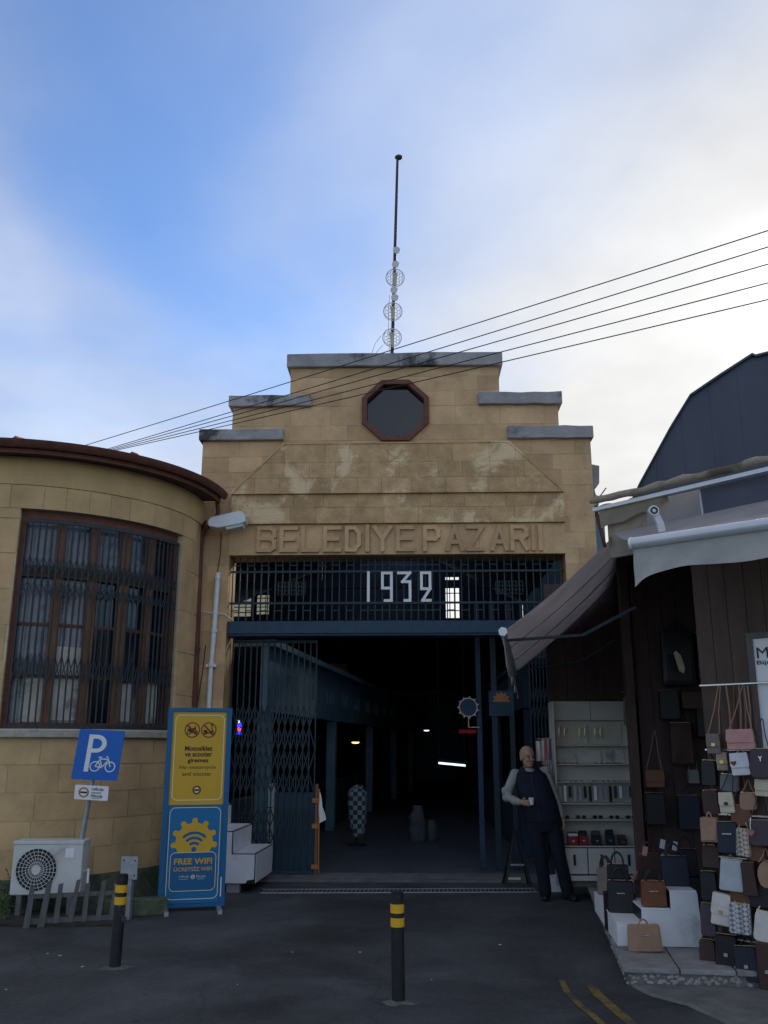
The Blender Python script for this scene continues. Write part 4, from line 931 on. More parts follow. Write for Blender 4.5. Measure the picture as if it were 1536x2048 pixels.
# ---- parking sign on leaning pole
def parking_sign():
    base = PZ(140, 1815, 0.0); base.y = 10.15; base.x = PY(140, 1790, 10.15).x; base.z = 0
    topc = PY(203, 1458, 10.05)
    ax = (topc - base).normalized()
    K = thing('parking_sign', 'blue bicycle parking sign on a leaning grey pole', 'sign', base)
    MB().tube([base, topc - ax * 0.02], 0.026, 10).build('pole', 'galv', K, smooth=True)
    a, b = PY(160, 1458, 10.0), PY(248, 1461, 10.0); c, d = PY(142, 1558, 10.0), PY(234, 1562, 10.0)
    S = lambda x, l, z: c + (d - c) * x + (a - c) * z + Vector((0, -0.002 - l * 0.0015, 0))    # x across, z up (0..1)
    MB().prism(rrect(0, 1, 0, 1, 0.04), 1, -6, S).build('panel', 'signblue', K)
    asp = (b - a).length / (a - c).length
    # letter P
    mb = MB(); st = 0.105
    mb.prism([(.24, .16), (.34, .16), (.34, .90), (.24, .90)], 3, 1.5, S)
    cx, cz = .42, .72; ro, ri = .225, .125
    el = lambda r, a0, a1, n: [(cx + r * math.cos(R(a0 + (a1 - a0) * i / n)), cz + r * 0.80 * math.sin(R(a0 + (a1 - a0) * i / n))) for i in range(n + 1)]
    mb.prism([(.335, cz + ro * .8), (cx, cz + ro * .8)] + el(ro, 88, -90, 14) + [(.335, cz - ro * .8), (.335, cz - ri * .75)] + el(ri, -90, 90, 14) + [(.335, cz + ri * .8)], 3.3, 1.5, S)
    mb.build('letter_p', 'white', K)
    mb = MB()
    for wx in (.47, .80):
        mb.ring([(wx + .115 * math.cos(2 * math.pi * i / 20), .27 + .115 * asp * math.sin(2 * math.pi * i / 20)) for i in range(20)], [(wx + .092 * math.cos(2 * math.pi * i / 20), .27 + .092 * asp * math.sin(2 * math.pi * i / 20)) for i in range(20)], 3, 1.5, S)
    def seg(x0, z0, x1, z1, w_=.011):
        t = Vector((x1 - x0, z1 - z0)).normalized(); n_ = Vector((-t.y, t.x)) * w_; mb.prism([(x0 - n_.x, z0 - n_.y), (x1 - n_.x, z1 - n_.y), (x1 + n_.x, z1 + n_.y), (x0 + n_.x, z0 + n_.y)], 3.4, 1.5, S)
    for q in ((.47, .27, .56, .42), (.56, .42, .745, .42), (.62, .25, .735, .40), (.62, .25, .55, .44), (.47, .27, .62, .25), (.80, .27, .73, .45), (.73, .46, .68, .47), (.52, .455, .60, .455)): seg(*q)
    mb.build('bicycle_pictogram', 'white', K)
    # small plate
    a, b = PY(151, 1569, 10.0), PY(219, 1572, 10.0); c, d = PY(148, 1598, 10.0), PY(215, 1602, 10.0)
    S2 = lambda x, l, z: c + (d - c) * x + (a - c) * z + Vector((0, -0.002 - l * 0.0015, 0))
    MB().prism(rrect(0, 1, 0, 1, 0.06), 1, -5, S2).build('small_plate', 'white', K)
    mb = MB()
    gp = [(0.27 + (r_) * math.cos(R(k * 15 + 5)), 0.5 + r_ * 2.25 * math.sin(R(k * 15 + 5))) for k in range(24) for r_ in ((.17 if k % 2 else .145),)]
    gi = [(0.27 + .11 * math.cos(R(k * 15 + 5)), 0.5 + .11 * 2.25 * math.sin(R(k * 15 + 5))) for k in range(24)]
    mb.ring(gp, gi, 2.2, 1.2, S2); mb.build('gear_emblem', 'orange', K)
    mb = MB(); mb.prism(rect(.17, .37, .44, .56), 2.6, 1.3, S2); add_text(mb, 'Lefkoşa', .5, .86, .62, .88, 2.2, S2, .02); add_text(mb, 'Nicosia', .5, .84, .20, .42, 2.2, S2, .02)
    for z in (.53, .47, .12): mb.prism(rect(.5, .80, z, z + .025), 2.2, 1.3, S2)
    mb.build('plate_lettering', 'blackprint', K)
parking_sign()

# ---- air conditioner
def aircon():
    p = PZ(20, 1792, 0.20); Y = 9.95; a, b = PY(18, 1790, Y), PY(157, 1790, Y); zt = PY(90, 1683, Y).z; zb = PY(90, 1791, Y).z
    K = thing('air_conditioner', 'white outdoor air conditioner unit against the rounded wall', 'air conditioner', (a.x, Y, 0), R(3))
    W_, H_ = b.x - a.x, zt - zb; X = TR((a.x, Y, zb), R(3))
    MB().box(0, W_, 0, 0.28, 0, H_, X).build('casing', 'acwhite', K, bevel=0.012)
    MB().box(-0.006, W_ + 0.006, -0.008, 0.288, H_ - 0.03, H_ + 0.006, X).build('lid', 'acwhite', K, bevel=0.006)
    cx, cz, r = 0.255, H_ * 0.47, H_ * 0.40; f = lambda x, d, z: X @ Vector((x, d, z))
    MB().prism(arc(cx, cz, r, 0, 350, 35), -0.002, 0.0015, f).build('fan_opening', 'black', K)
    mb = MB()
    for q in (1.0, 0.84, 0.68, 0.52, 0.36): mb.tube([f(cx + r * q * math.cos(2 * math.pi * i / 32), -0.012, cz + r * q * math.sin(2 * math.pi * i / 32)) for i in range(33)], 0.0035, 5, cap=False)
    for i in range(26):
        t = 2 * math.pi * i / 26; mb.tube([f(cx + r * .2 * math.cos(t), -0.014, cz + r * .2 * math.sin(t)), f(cx + r * math.cos(t + .35), -0.010, cz + r * math.sin(t + .35))], 0.003, 4)
    g = mb.build('fan_grille', 'acwhite', K)
    MB().prism(arc(cx, cz, r * .22, 0, 340, 17), -0.022, -0.012, f).build('grille_hub', 'acwhite', g)
    MB().box(W_ - .18, W_ - .09, -0.004, 0.0, H_ - .16, H_ - .07, X).build('label_plate', 'white', K)
    MB().tube([f(W_ - .02, .1, .2), f(W_ + .05, .08, .24), f(W_ + .06, .05, .1), f(W_ + .05, .06, -zb + .02)], 0.014, 6).build('hose', 'pvc', K, smooth=True)
    for x in (0.08, W_ - .12): MB().box(x, x + .05, -.02, .30, -zb, 0.0 - .001, X).build('foot', 'concrete', K)
aircon()

# ---- low wooden palisade with weeds behind
def palisade():
    a, b = PZ(52, 1856, 0), PZ(222, 1846, 0); K = thing('picket_fence', 'low grey picket fence in front of the air conditioner', 'fence', a)
    n = 7
    for i in range(n):
        t = i / (n - 1); p = a + (b - a) * t; h = 0.40 + random.uniform(-.02, .03); lean = random.uniform(0.00, .06)
        X = TR(p, math.atan2(b.y - a.y, b.x - a.x)); wd = random.uniform(.024, .034)
        mb = MB(); vs = [X @ Vector(q) for q in ((-wd, -.011, 0), (wd, -.011, 0), (wd, .011, 0), (-wd, .011, 0), (-wd * .8 + lean, -.011, h * .97), (wd * .8 + lean, -.011, h), (wd * .8 + lean, .011, h), (-wd * .8 + lean, .011, h * .97))]
        mb.hexa(vs); mb.build('picket', 'oldpale', K)
    MB().bar(a + Vector((-.02, .02, .05)), b + Vector((.02, .02, .05)), .05, .016, side=(0, 0, 1)).build('rail', 'oldpale', K)
    MB().bar(a + Vector((-.02, .02, .28)), b + Vector((.02, .02, .28)), .04, .016, side=(0, 0, 1)).build('rail', 'oldpale', K)
    soil = MB(); soil.box(a.x - .35, b.x + .1, a.y + .06, a.y + .75, -.02, .03); structure(soil.build('planting_bed', mat('soil', (0.04, 0.035, 0.028), 0.95, 0.4, 8, 0.6)))
    def weed(u, v, h, n_, label):
        c = PZ(u, v, 0.03); W_ = thing('weed', label, 'plant', c); lf = MB(); st = MB()
        for i in range(n_):
            q = random.uniform(0, 6.28); tip = c + Vector((math.cos(q) * h * random.uniform(.2, .7), math.sin(q) * h * random.uniform(.1, .45), h * random.uniform(.45, 1.1)))
            mid = c + (tip - c) * .55 + Vector((0, 0, h * .14)); st.tube([c + Vector((random.uniform(-.03, .03), random.uniform(-.03, .03), -0.01)), mid, tip], [.004, .003, .0015], 4)
            for k in range(7):
                o = c + (mid - c) * (k / 3) if k < 3 else mid + (tip - mid) * ((k - 3) / 3)
                d = Vector((random.uniform(-1, 1), random.uniform(-1, 1), random.uniform(-.2, .7))).normalized(); s_ = d.cross(Vector((0, 0, 1))).normalized(); l_ = random.uniform(.035, .075)
                lf.add([o, o + d * l_ * .5 + s_ * l_ * .2, o + d * l_, o + d * l_ * .5 - s_ * l_ * .2], [(0, 1, 2, 3)])
        lf.build('leaves', 'leaf', W_, recalc=False); st.build('stems', 'leaf', W_)
    weed(26, 1822, .36, 20, 'leafy green weed at the open end of the picket fence'); weed(88, 1815, .26, 14, 'small green weed between pickets below the fan grille')
    weed(8, 1838, .24, 12, 'low green weed beside the fence end'); weed(140, 1812, .18, 8, 'sparse weed at the foot of the sign pole')
palisade()

# ---- bollards
def bollard(u, v, tilt, label, hh):
    p = PZ(u, v, 0); K = thing('bollard', label, 'bollard', p, 0, 'black and yellow bollards')
    X = TR(p, 0, 0, tilt); r = 0.046
    def cyl(n, m, z0, z1, rr=r): 
        mb = MB(); vs = []
        for z in (z0, z1): vs += [X @ Vector((rr * math.cos(2 * math.pi * k / 20), rr * math.sin(2 * math.pi * k / 20), z)) for k in range(20)]
        mb.add(vs, [(k, (k + 1) % 20, 20 + (k + 1) % 20, 20 + k) for k in range(20)] + [tuple(range(19, -1, -1)), tuple(range(20, 40))]); return mb.build(n, m, K, smooth=True)
    cyl('post', 'blackworn', -0.02, hh); cyl('cap', 'black', hh + .001, hh + .012, r * .9)
    for z in (hh - .125, hh - .215): cyl('reflective_band', 'yellow', z, z + .058, r + .003)
    # broken concrete collar at the foot
    mb = MB(); n = 14; ang = [2 * math.pi * k / n for k in range(n)]; rr = [random.uniform(.07, .14) for _ in ang]
    vs = [p + Vector((.044 * math.cos(a), .044 * math.sin(a), .018)) for a in ang] + [p + Vector((q * 1.3 * math.cos(a), q * .8 * math.sin(a), .0015)) for q, a in zip(rr, ang)]
    mb.add(vs, [(k, (k + 1) % n, n + (k + 1) % n, n + k) for k in range(n)]); mb.build('concrete_collar', 'collar', K)
bollard(797, 2005, R(-.6), 'black bollard with yellow bands standing alone before the doorway', 0.70)
bollard(229, 1937, R(1.2), 'black bollard with yellow bands by the picket fence', 0.69)

# ---- short post with steel plate behind the left bollard
def plate_post():
    p = PZ(258, 1800, 0); p.y = 9.9; p.x = PY(258, 1790, 9.9).x; p.z = 0; X = TR(p, R(-8))
    K = thing('meter_post', 'grey bolted steel plate on a short post between sign and board', 'post', p)
    a, b = PY(262, 1758, 9.9).z, PY(262, 1716, 9.9).z
    MB().box(-.03, .03, -.03, .03, 0, a + .05, X).build('post', 'galv', K)
    MB().box(-.09, .09, -.045, -.032, a, b + .02, X).build('plate', 'galv', K, bevel=.003)
    for x in (-.06, .06):
        for z in (a + .04, b - .02): MB().ball(X @ Vector((x, -.046, z)), .009, 1, .6, 1, 8, 6).build('bolt', 'black', K)
    tag(MB().box(-.28, .35, 0, .18, 0, .17, TR(PY(268, 1790, 10.0) * 1.0 - Vector((0, 0, PY(268, 1790, 10.0).z)), R(20))).build('stone_kerb', 'plinth', None, bevel=.02), 'low dark stone step at the foot of the rounded wall', 'step')
plate_post()

# ---- drain grate across the entrance
def drain():
    z = 0.004; a, b = PZ(520, 1786, z), PZ(1075, 1784, z); K = thing('drain_grate', 'long slotted drain grate across the market entrance', 'drain', a)
    MB().box(0, b.x - a.x, -.02, .26, 0.001, 0.006, TR(Vector((a.x, a.y, 0)), math.atan2(b.y - a.y, b.x - a.x))).build('channel', 'black', K)
    mb = MB(); n = 66; X = TR(Vector((a.x, a.y, 0)), math.atan2(b.y - a.y, b.x - a.x)); Ln = b.x - a.x
    for i in range(n):
        x = Ln * (i + .5) / n; mb.add([X @ Vector(q) for q in ((x - .009, 0, .011), (x + .009, 0, .011), (x + .033, .24, .011), (x + .015, .24, .011))], [(0, 1, 2, 3)])
    mb.build('slats', 'galv', K)['kind'] = 'stuff'
    mb = MB(); mb.box(0, Ln, -.022, -.004, .002, .012, X); mb.box(0, Ln, .245, .262, .002, .012, X); mb.build('rim', 'galv', K)
drain()
# ================================================================ right-hand shop
PA, PB, PC = PZ(1250, 1972, 0), PZ(1180, 1800, 0), PZ(1480, 1980, 0)
E1 = (PC - PA).normalized(); E2 = (PB - PA).normalized()
def PF(a, b, z): return PA + E1 * a + E2 * b + Vector((0, 0, z))
PH = 0.13
def platform():
    K = thing('stone_platform', 'low stone slab platform with pebbled front edge under the handbags', 'platform', PA)
    mb = MB(); mb.hexa([PF(*q) for q in ((0.02, 0.02, 0), (5, 0.02, 0), (5, 4.75, 0), (0.02, 4.75, 0), (0.02, 0.02, PH - .03), (5, 0.02, PH - .03), (5, 4.75, PH - .03), (0.02, 4.75, PH - .03))]); mb.build('core', 'concrete', K)
    rng = random.Random(3)
    for i in range(6):
        for j in range(8):
            a0, a1 = i * .40, i * .40 + .40; b0, b1 = j * .6, j * .6 + .6; g = .006; dz = rng.uniform(-.004, .004)
            b0 = b0 if j else b0 - .015
            a0_ = a0 - .012 if i == 0 else a0
            mb = MB(); mb.hexa([PF(*q) for q in ((a0_ + g, b0 + g, PH - .04), (a1 - g, b0 + g, PH - .04), (a1 - g, b1 - g, PH - .04), (a0_ + g, b1 - g, PH - .04), (a0_ + g, b0 + g, PH + dz), (a1 - g, b0 + g, PH + dz), (a1 - g, b1 - g, PH + dz), (a0_ + g, b1 - g, PH + dz))])
            mb.build('slab', 'slab', K, bevel=.008)
    mb = MB()
    for i in range(150):
        a = rng.uniform(.02, 1.9); z = rng.uniform(.012, PH - .045); r = rng.uniform(.010, .024); mb.ball(PF(a, .018, z), r, 1, .6, .8, 7, 5)
    for i in range(60):
        b = rng.uniform(.02, 2.4); z = rng.uniform(.012, PH - .045); r = rng.uniform(.010, .022); mb.ball(PF(.018, b, z), r, .6, 1, .8, 7, 5)
    mb.build('pebbles', 'pebble', K, smooth=True)['kind'] = 'stuff'
platform()

ND = Vector((.707, -.707, 0)); NN = Vector((-.707, -.707, 0)); PN0 = Vector((2.60, 7.50, 0))   # bag panel line and outward normal
def shop():
    S = thing('handbag_shop', 'dark wooden handbag shop with grey awnings beside the market entrance', 'shop', (3.2, 8.5, 0))
    def slabpoly(pts, z0, z1, name, m):
        n = len(pts); MB().add([(x, y, z0) for x, y in pts] + [(x, y, z1) for x, y in pts], [tuple(range(n - 1, -1, -1)), tuple(range(n, 2 * n))] + [(i, (i + 1) % n, n + (i + 1) % n, n + i) for i in range(n)]).build(name, m, S)
    slabpoly([(2.30, 8.30), (3.15, 7.05), (5.2, 4.7), (6.6, 4.7), (6.6, 11.85), (2.78, 11.85)], 3.72, 3.82, 'roof', 'darkwood')
    # back walls, boarded
    x = 2.05
    while x < 4.6:
        w_ = random.uniform(.16, .24); MB().box(x + .003, x + w_ - .003, 11.42 + random.uniform(0, .006), 11.47, PH, 3.715).build('wall_board', 'shopwall', S); x += w_
    x = 2.86
    while x < 4.7:
        w_ = random.uniform(.15, .22); MB().box(x + .003, x + w_ - .003, 10.3 + random.uniform(0, .008), 10.35, PH, 3.715).build('wall_board', 'shopwall', S); x += w_
    MB().box(4.72, 4.8, 7.0, 11.4, PH, 3.715).build('side_wall', 'shopwall', S)
    p = PY(1262, 1450, 10.2); MB().box(p.x - .045, p.x + .045, 10.12, 10.22, PH, 3.715).build('post', 'darkwood', S)
    # bag panel: planks set at an angle
    s = 0.0
    while s < 1.75:
        w_ = random.uniform(.13, .2); a = PN0 + ND * s; b = PN0 + ND * (s + w_ - .005); o = -NN * (.05 + random.uniform(0, .006))
        MB().hexa([Vector((q.x, q.y, .005)) for q in (a, b, b + o, a + o)] + [Vector((q.x, q.y, 3.40)) for q in (a, b, b + o, a + o)]).build('plank', 'darkwood', S); s += w_
    # fascia under the rolled awning
    Fa, Fb = Vector((2.10, 8.22, 0)), Vector((5.0, 4.84, 0)); ft = (Fb - Fa).normalized(); ln = (Fb - Fa).length; fnn = Vector((-ft.y, ft.x, 0)) * -1
    k = 0; s = 0
    for w_, m in ((.42, 'canvas'), (.55, 'awning'), (.7, 'darkroof'), (.9, 'darkroof'), (1.9, 'darkroof')):
        a, b = Fa + ft * s, Fa + ft * (s + w_ - .004); o = Vector((.03, .03, 0))
        MB().hexa([Vector((q.x, q.y, 3.40)) for q in (a, b, b + o, a + o)] + [Vector((q.x, q.y, 3.86)) for q in (a, b, b + o, a + o)]).build('fascia_panel', m, S); s += w_
    # awning over the front: folded canvas roll and aluminium rail
    A = thing('rolled_awning', 'beige rolled-up canvas awning along the shop roof edge', 'awning', (1.96, 8.16, 3.9))
    a, b = Vector((1.94, 8.18, 3.93)), Vector((3.07, 6.86, 3.93)); b = b + (b - a) * .9
    pts = [a + (b - a) * (i / 40) + Vector((0, 0, .005 * math.sin(i * 1.7) + .006 * math.sin(i * .7))) for i in range(41)]
    MB().tube(pts, [.030 + .006 * abs(math.sin(i * .9)) + .004 * math.sin(i * 2.3) if i else .015 for i in range(41)], 9).build('canvas_roll', 'canvas', A, smooth=True)
    a2, b2 = a + Vector((.03, .0, -.075)), b + Vector((.03, 0, -.075)); MB().bar(a2, b2, .035, .035, side=(0, 0, 1)).build('front_rail', 'alu', A)
    MB().grid(lambda u_, v_: a + (b - a) * (.02 + .22 * u_) + Vector((.02 + .03 * v_, .02 + .05 * v_, -.05 - (.20 - .1 * u_) * v_ + .012 * math.sin(u_ * 14))), 16, 3, (.004, .004, 0)).build('hanging_flap', 'canvas', A, smooth=True)
    MB().tube([a + Vector((.05, -.02, .0)), a + Vector((.15, -.04, .13))], .006, 5).build('tie_stick', 'oldwood', A)
    MB().bar(a + Vector((.06, .02, -.10)), a + Vector((.13, .06, -.42)), .03, .03).build('bracket', 'rust', A)
    # front awning: bar, valance, cloth
    V = thing('front_awning', 'pale grey awning with scalloped valance over the handbag shop front', 'awning', (1.78, 6.29, 3.12))
    a, b = PY(1266, 1088, 6.29), PY(1536, 1047, 5.70); a.z = b.z = (a.z + b.z) / 2; t = (b - a).normalized(); b = b + t * 1.3; Lb = (b - a).length
    MB().tube([a, b], .042, 12).build('front_bar', 'alu', V, smooth=True); MB().tube([a - t * .018, a], .046, 12).build('end_cap', 'white', V, smooth=True)
    nv = Vector((t.y, -t.x, 0))
    if nv.y > 0: nv = -nv
    def val(u_, v_):
        x = u_ * Lb; drop = .20 + .016 * math.cos(x * 7.0 + .6) - .02 * min(x, 1.5) + .07 * math.exp(-x * 9)
        return a + t * x + Vector((0, 0, -.035 - drop * v_)) + nv * (.012 * math.sin(x * 9) * v_ + .02 * math.sin(x * 23 + 5 * v_) * v_ * math.exp(-x * 2.5) + .035 * v_ * v_)
    MB().grid(val, 70, 8, nv * -.003).build('valance', 'valance', V, smooth=True)
    zb = PY(1350, 1052, 7.7).z
    ba, bb = Vector((2.13, 8.10, zb)), Vector((4.1, 5.75, zb))
    MB().grid(lambda u_, v_: (a + (b - a) * u_) * (1 - v_) + (ba + (bb - ba) * u_) * v_ + Vector((0, 0, .035 - .05 * math.sin(math.pi * v_) * .6)), 12, 6, (0, 0, -.004)).build('cloth', 'awning', V, smooth=True)
    # elbow bracket of the folding arm
    pts = [PY(u, v, 6.95) for u, v in ((1306, 1024), (1313, 1033), (1320, 1047), (1325, 1068))]
    e = MB()
    for p_, q_ in zip(pts, pts[1:]): e.bar(p_, q_ + (q_ - p_) * .12, .062, .02, side=(1, .3, 0))
    eb = e.build('arm_elbow', 'alu', V); d_ = MB(); c = pts[0] + Vector((0, -.012, .005)); d_.prism(arc(0, 0, .042, 0, 340, 17), -.02, .02, lambda x, y, z: c + Vector((x, y, z))); d_.build('elbow_pivot', 'alu', eb)
    d2 = MB(); d2.ring(arc(0, 0, .03, 0, 340, 17), arc(0, 0, .016, 0, 340, 17), -.026, -.019, lambda x, y, z: c + Vector((x, y, z))); d2.build('pivot_ring', 'grille', eb)
    MB().bar(pts[-1], pts[-1] + Vector((.5, .55, -.02)), .05, .03, side=(0, 0, 1)).build('arm', 'alu', V)
    MB().tube([PY(1399, 985, 7.4), PY(1409, 1052, 7.35)], .012, 6).build('support_rod', 'galv', V)
    # side awning over the passage
    W = thing('side_awning', 'dark grey sloping awning reaching across the market doorway', 'awning', (1.11, 8.5, 2.7))
    A0, B0 = PY(1006, 1264, 8.5), PY(1030, 1346, 11.5)
    D0, D1 = PY(1252, 1046, 8.25), PY(1240, 1150, 11.3)
    MB().grid(lambda u_, v_: (A0 + (B0 - A0) * v_) * (1 - u_) + (D0 + (D1 - D0) * v_) * u_ + Vector((0, 0, -.05 * math.sin(math.pi * u_) + .010 * math.sin(v_ * 15))), 14, 24, (0, 0, -.004)).build('cloth', 'awning', W, smooth=True)
    for v_ in (.33, .66):
        MB().tube([(A0 + (B0 - A0) * v_) * (1 - u_) + (D0 + (D1 - D0) * v_) * u_ + Vector((0, 0, -.012 - .05 * math.sin(math.pi * u_))) for u_ in [i / 10 for i in range(11)]], .009, 5).build('seam', 'awning', W)
    MB().tube([A0, B0], .032, 10).build('front_bar', 'alu', W, smooth=True)
    MB().tube([A0 - (B0 - A0).normalized() * .03, A0], .045, 6).build('end_cap', 'white', W)
    MB().grid(lambda u_, v_: A0 + (B0 - A0) * u_ + Vector((.02 * v_ + .015 * math.sin(u_ * 22) * v_, 0, -.03 - (.28 + .02 * math.cos(u_ * 26)) * v_)), 40, 5, (.004, 0, 0)).build('valance', 'valance', W, smooth=True)
    for v_ in (.12, .9):
        f_ = A0 + (B0 - A0) * v_; g_ = D0 + (D1 - D0) * v_ + Vector((.05, 0, -.75)); m_ = (f_ + g_) / 2 + Vector((.12, 0, -.12))
        MB().bar(f_ + Vector((.03, 0, -.02)), m_, .035, .025).build('arm', 'grille', W); MB().bar(m_, g_, .04, .03).build('arm', 'grille', W)
    MB().bar(D0 + Vector((.03, .05, -.02)), D1 + Vector((.03, -.05, -.02)), .08, .05, side=(0, 0, 1)).build('wall_rail', 'darkwood', W)
    # framed shop sign on the panel, running out of the picture
    G = thing('shop_sign', 'white framed shop sign with dark lettering above the hanging handbags', 'sign', PN0 + ND * .5)
    q = lambda u, v: (lambda p_: ((p_ - PN0).dot(ND), p_.z))(PP(u, v, PN0, NN))
    s0, zt = q(1505, 1276); _, zb_ = q(1520, 1562); s1 = s0 + .62
    PS = lambda x, d, z: PN0 + ND * x + NN * d + Vector((0, 0, z))
    MB().prism(rect(s0, s1, zb_, zt), .03, .004, PS).build('panel', 'white', G)
    MB().ring(rect(s0 - .035, s1 + .03, zb_ - .03, zt + .035), rect(s0 + .012, s1 - .012, zb_ + .012, zt - .012), .042, .002, PS).build('frame', 'oldpale', G)
    mb = MB(); x0, z0 = q(1511, 1318); x1, z1 = q(1527, 1295); add_text(mb, 'M', s0 + .035, s0 + .125, z0, z1, .034, PS); add_text(mb, 'E', s0 + .15, s0 + .21, z0, z1, .034, PS)
    x0, z2 = q(1511, 1333); x1, z3 = q(1527, 1321); add_text(mb, 'Bijut', s0 + .03, s0 + .17, z2, z3, .034, PS, .01); mb.build('lettering', 'blackprint', G)
    mb = MB()
    for k in range(5): mb.box(0, 1, 0, 1, 0, 1, Matrix.Translation(PS(s0 + .05 + .03 * k, .036, zb_ + .12 + .02 * (k % 2))) @ Matrix.Diagonal((.02, .004, .05, 1)))
    mb.build('small_marks', 'blackprint', G)
    # chrome hanging rails on the panel
    for vv in (1370, 1500, 1628, 1712, 1795, 1872):
        s_, z_ = q(1460, vv); r0 = PS(max(s_ - .28, .0), .0, z_)
        K = thing('hanging_rail', {1370: 'top chrome rail on the plank panel under the sign', 1500: 'chrome rail under the pink shoulder bag', 1628: 'chrome rail above the navy bag', 1712: 'chrome rail above the pale quilted tote', 1795: 'chrome rail above the ivory flap bag', 1872: 'lowest chrome rail above the black hanging totes'}[vv], 'rail', r0, 0, 'chrome rails on the bag panel')
        MB().tube([PS(.03, .085, z_), PS(1.5, .085, z_)], .009, 8).build('rod', 'silver', K, smooth=True)
        for s2 in (.06, .7, 1.4): MB().tube([PS(s2, .0, z_), PS(s2, .085, z_)], .007, 6).build('bracket', 'silver', K)
shop()

# ---------------------------------------------------------------- tall dark building behind
def dark_building():
    Y = 13.6; q_ = R(24); nb = Vector((math.sin(q_), math.cos(q_), 0)); xb = Vector((math.cos(q_), -math.sin(q_), 0)); ob = Vector((4.5, Y, 0)); K = thing('dark_gambrel_house', 'tall dark metal clad house with gambrel roof behind the shop', 'building', (6, Y, 0))
    pr = [(1262, 1010), (1280, 972), (1340, 862), (1381, 795), (1440, 755), (1505, 713), (1512, 716), (1560, 704)]
    P_ = [PP(u, v, ob, nb) for u, v in pr]; pts = [((p - ob).dot(xb), p.z) for p in P_]; xr = pts[-1][0]
    full = pts + [(2 * xr - x, z) for x, z in reversed(pts[:-1])]
    poly = [(full[0][0], 0)] + full + [(full[-1][0], 0)]
    f = lambda x, d, z: ob + xb * x + nb * d + Vector((0, 0, z))
    # gable cladding sheets
    x0, x1 = poly[0][0], poly[-1][0]; n = 11
    MB().prism(poly[::-1], .03, 7, f).build('body', 'darkroof', K)
    for i in range(n):
        a, b = x0 + (x1 - x0) * i / n, x0 + (x1 - x0) * (i + 1) / n
        p = clip(clip(poly[::-1], (a + .001, -9), (a + .001, 99), False), (b - .001, -9), (b - .001, 99), True)
        if len(p) > 2 and area(p) < 0: p = p[::-1]
        if len(p) > 2: MB().prism(p, 0.0 + (i % 2) * .002, .028, f).build('cladding_sheet', 'darkroof', K)
    for a, b in zip(full, full[1:]):
        MB().hexa([f(a[0], -.06, a[1] + .004), f(b[0], -.06, b[1] + .004), f(b[0], 7.1, b[1] + .004), f(a[0], 7.1, a[1] + .004), f(a[0], -.06, a[1] + .04), f(b[0], -.06, b[1] + .04), f(b[0], 7.1, b[1] + .04), f(a[0], 7.1, a[1] + .04)]).build('roof_sheet', 'darkroof', K)
dark_building()

# ---------------------------------------------------------------- handbags
LC = {'taupe': (.20, .15, .13), 'pink': (.56, .28, .26), 'beige': (.40, .30, .20), 'white': (.66, .66, .68), 'plum': (.065, .045, .06), 'cream': (.58, .50, .36), 'brown': (.16, .065, .035), 'tan': (.34, .20, .13), 'navy': (.013, .018, .034), 'quilt': (.42, .46, .48), 'black': (.012, .012, .015), 'choc': (.05, .024, .018), 'grey': (.16, .16, .18), 'cognac': (.17, .055, .025), 'offwhite': (.62, .57, .52), 'dpink': (.40, .14, .15), 'red': (.20, .015, .02)}
for k_, c_ in LC.items(): leather('leather_' + k_, c_, 0.42 if k_ in ('black', 'navy') else 0.55)
def quilt_mat(name, col):
    m = leather(name, col); t = m.node_tree
    b = [n for n in t.nodes if n.type == 'BSDF_PRINCIPLED'][0]; tc_ = t.nodes.new('ShaderNodeTexCoord')
    ck = t.nodes.new('ShaderNodeTexChecker'); ck.inputs['Scale'].default_value = 42; mp = t.nodes.new('ShaderNodeMapping'); mp.inputs['Rotation'].default_value = (0, R(45), 0)
    t.links.new(tc_.outputs['Object'], mp.inputs[0]); t.links.new(mp.outputs[0], ck.inputs[0]); ck.inputs[1].default_value = (*[c * 1.25 for c in col], 1); ck.inputs[2].default_value = (*[c * .45 for c in col], 1)
    for l in list(b.inputs['Base Color'].links): t.links.remove(l)
    t.links.new(ck.outputs[0], b.inputs['Base Color']); return m
M['leather_check'] = quilt_mat('leather_check', (.40, .40, .42)); M['leather_weave'] = quilt_mat('leather_weave', (.44, .38, .30))
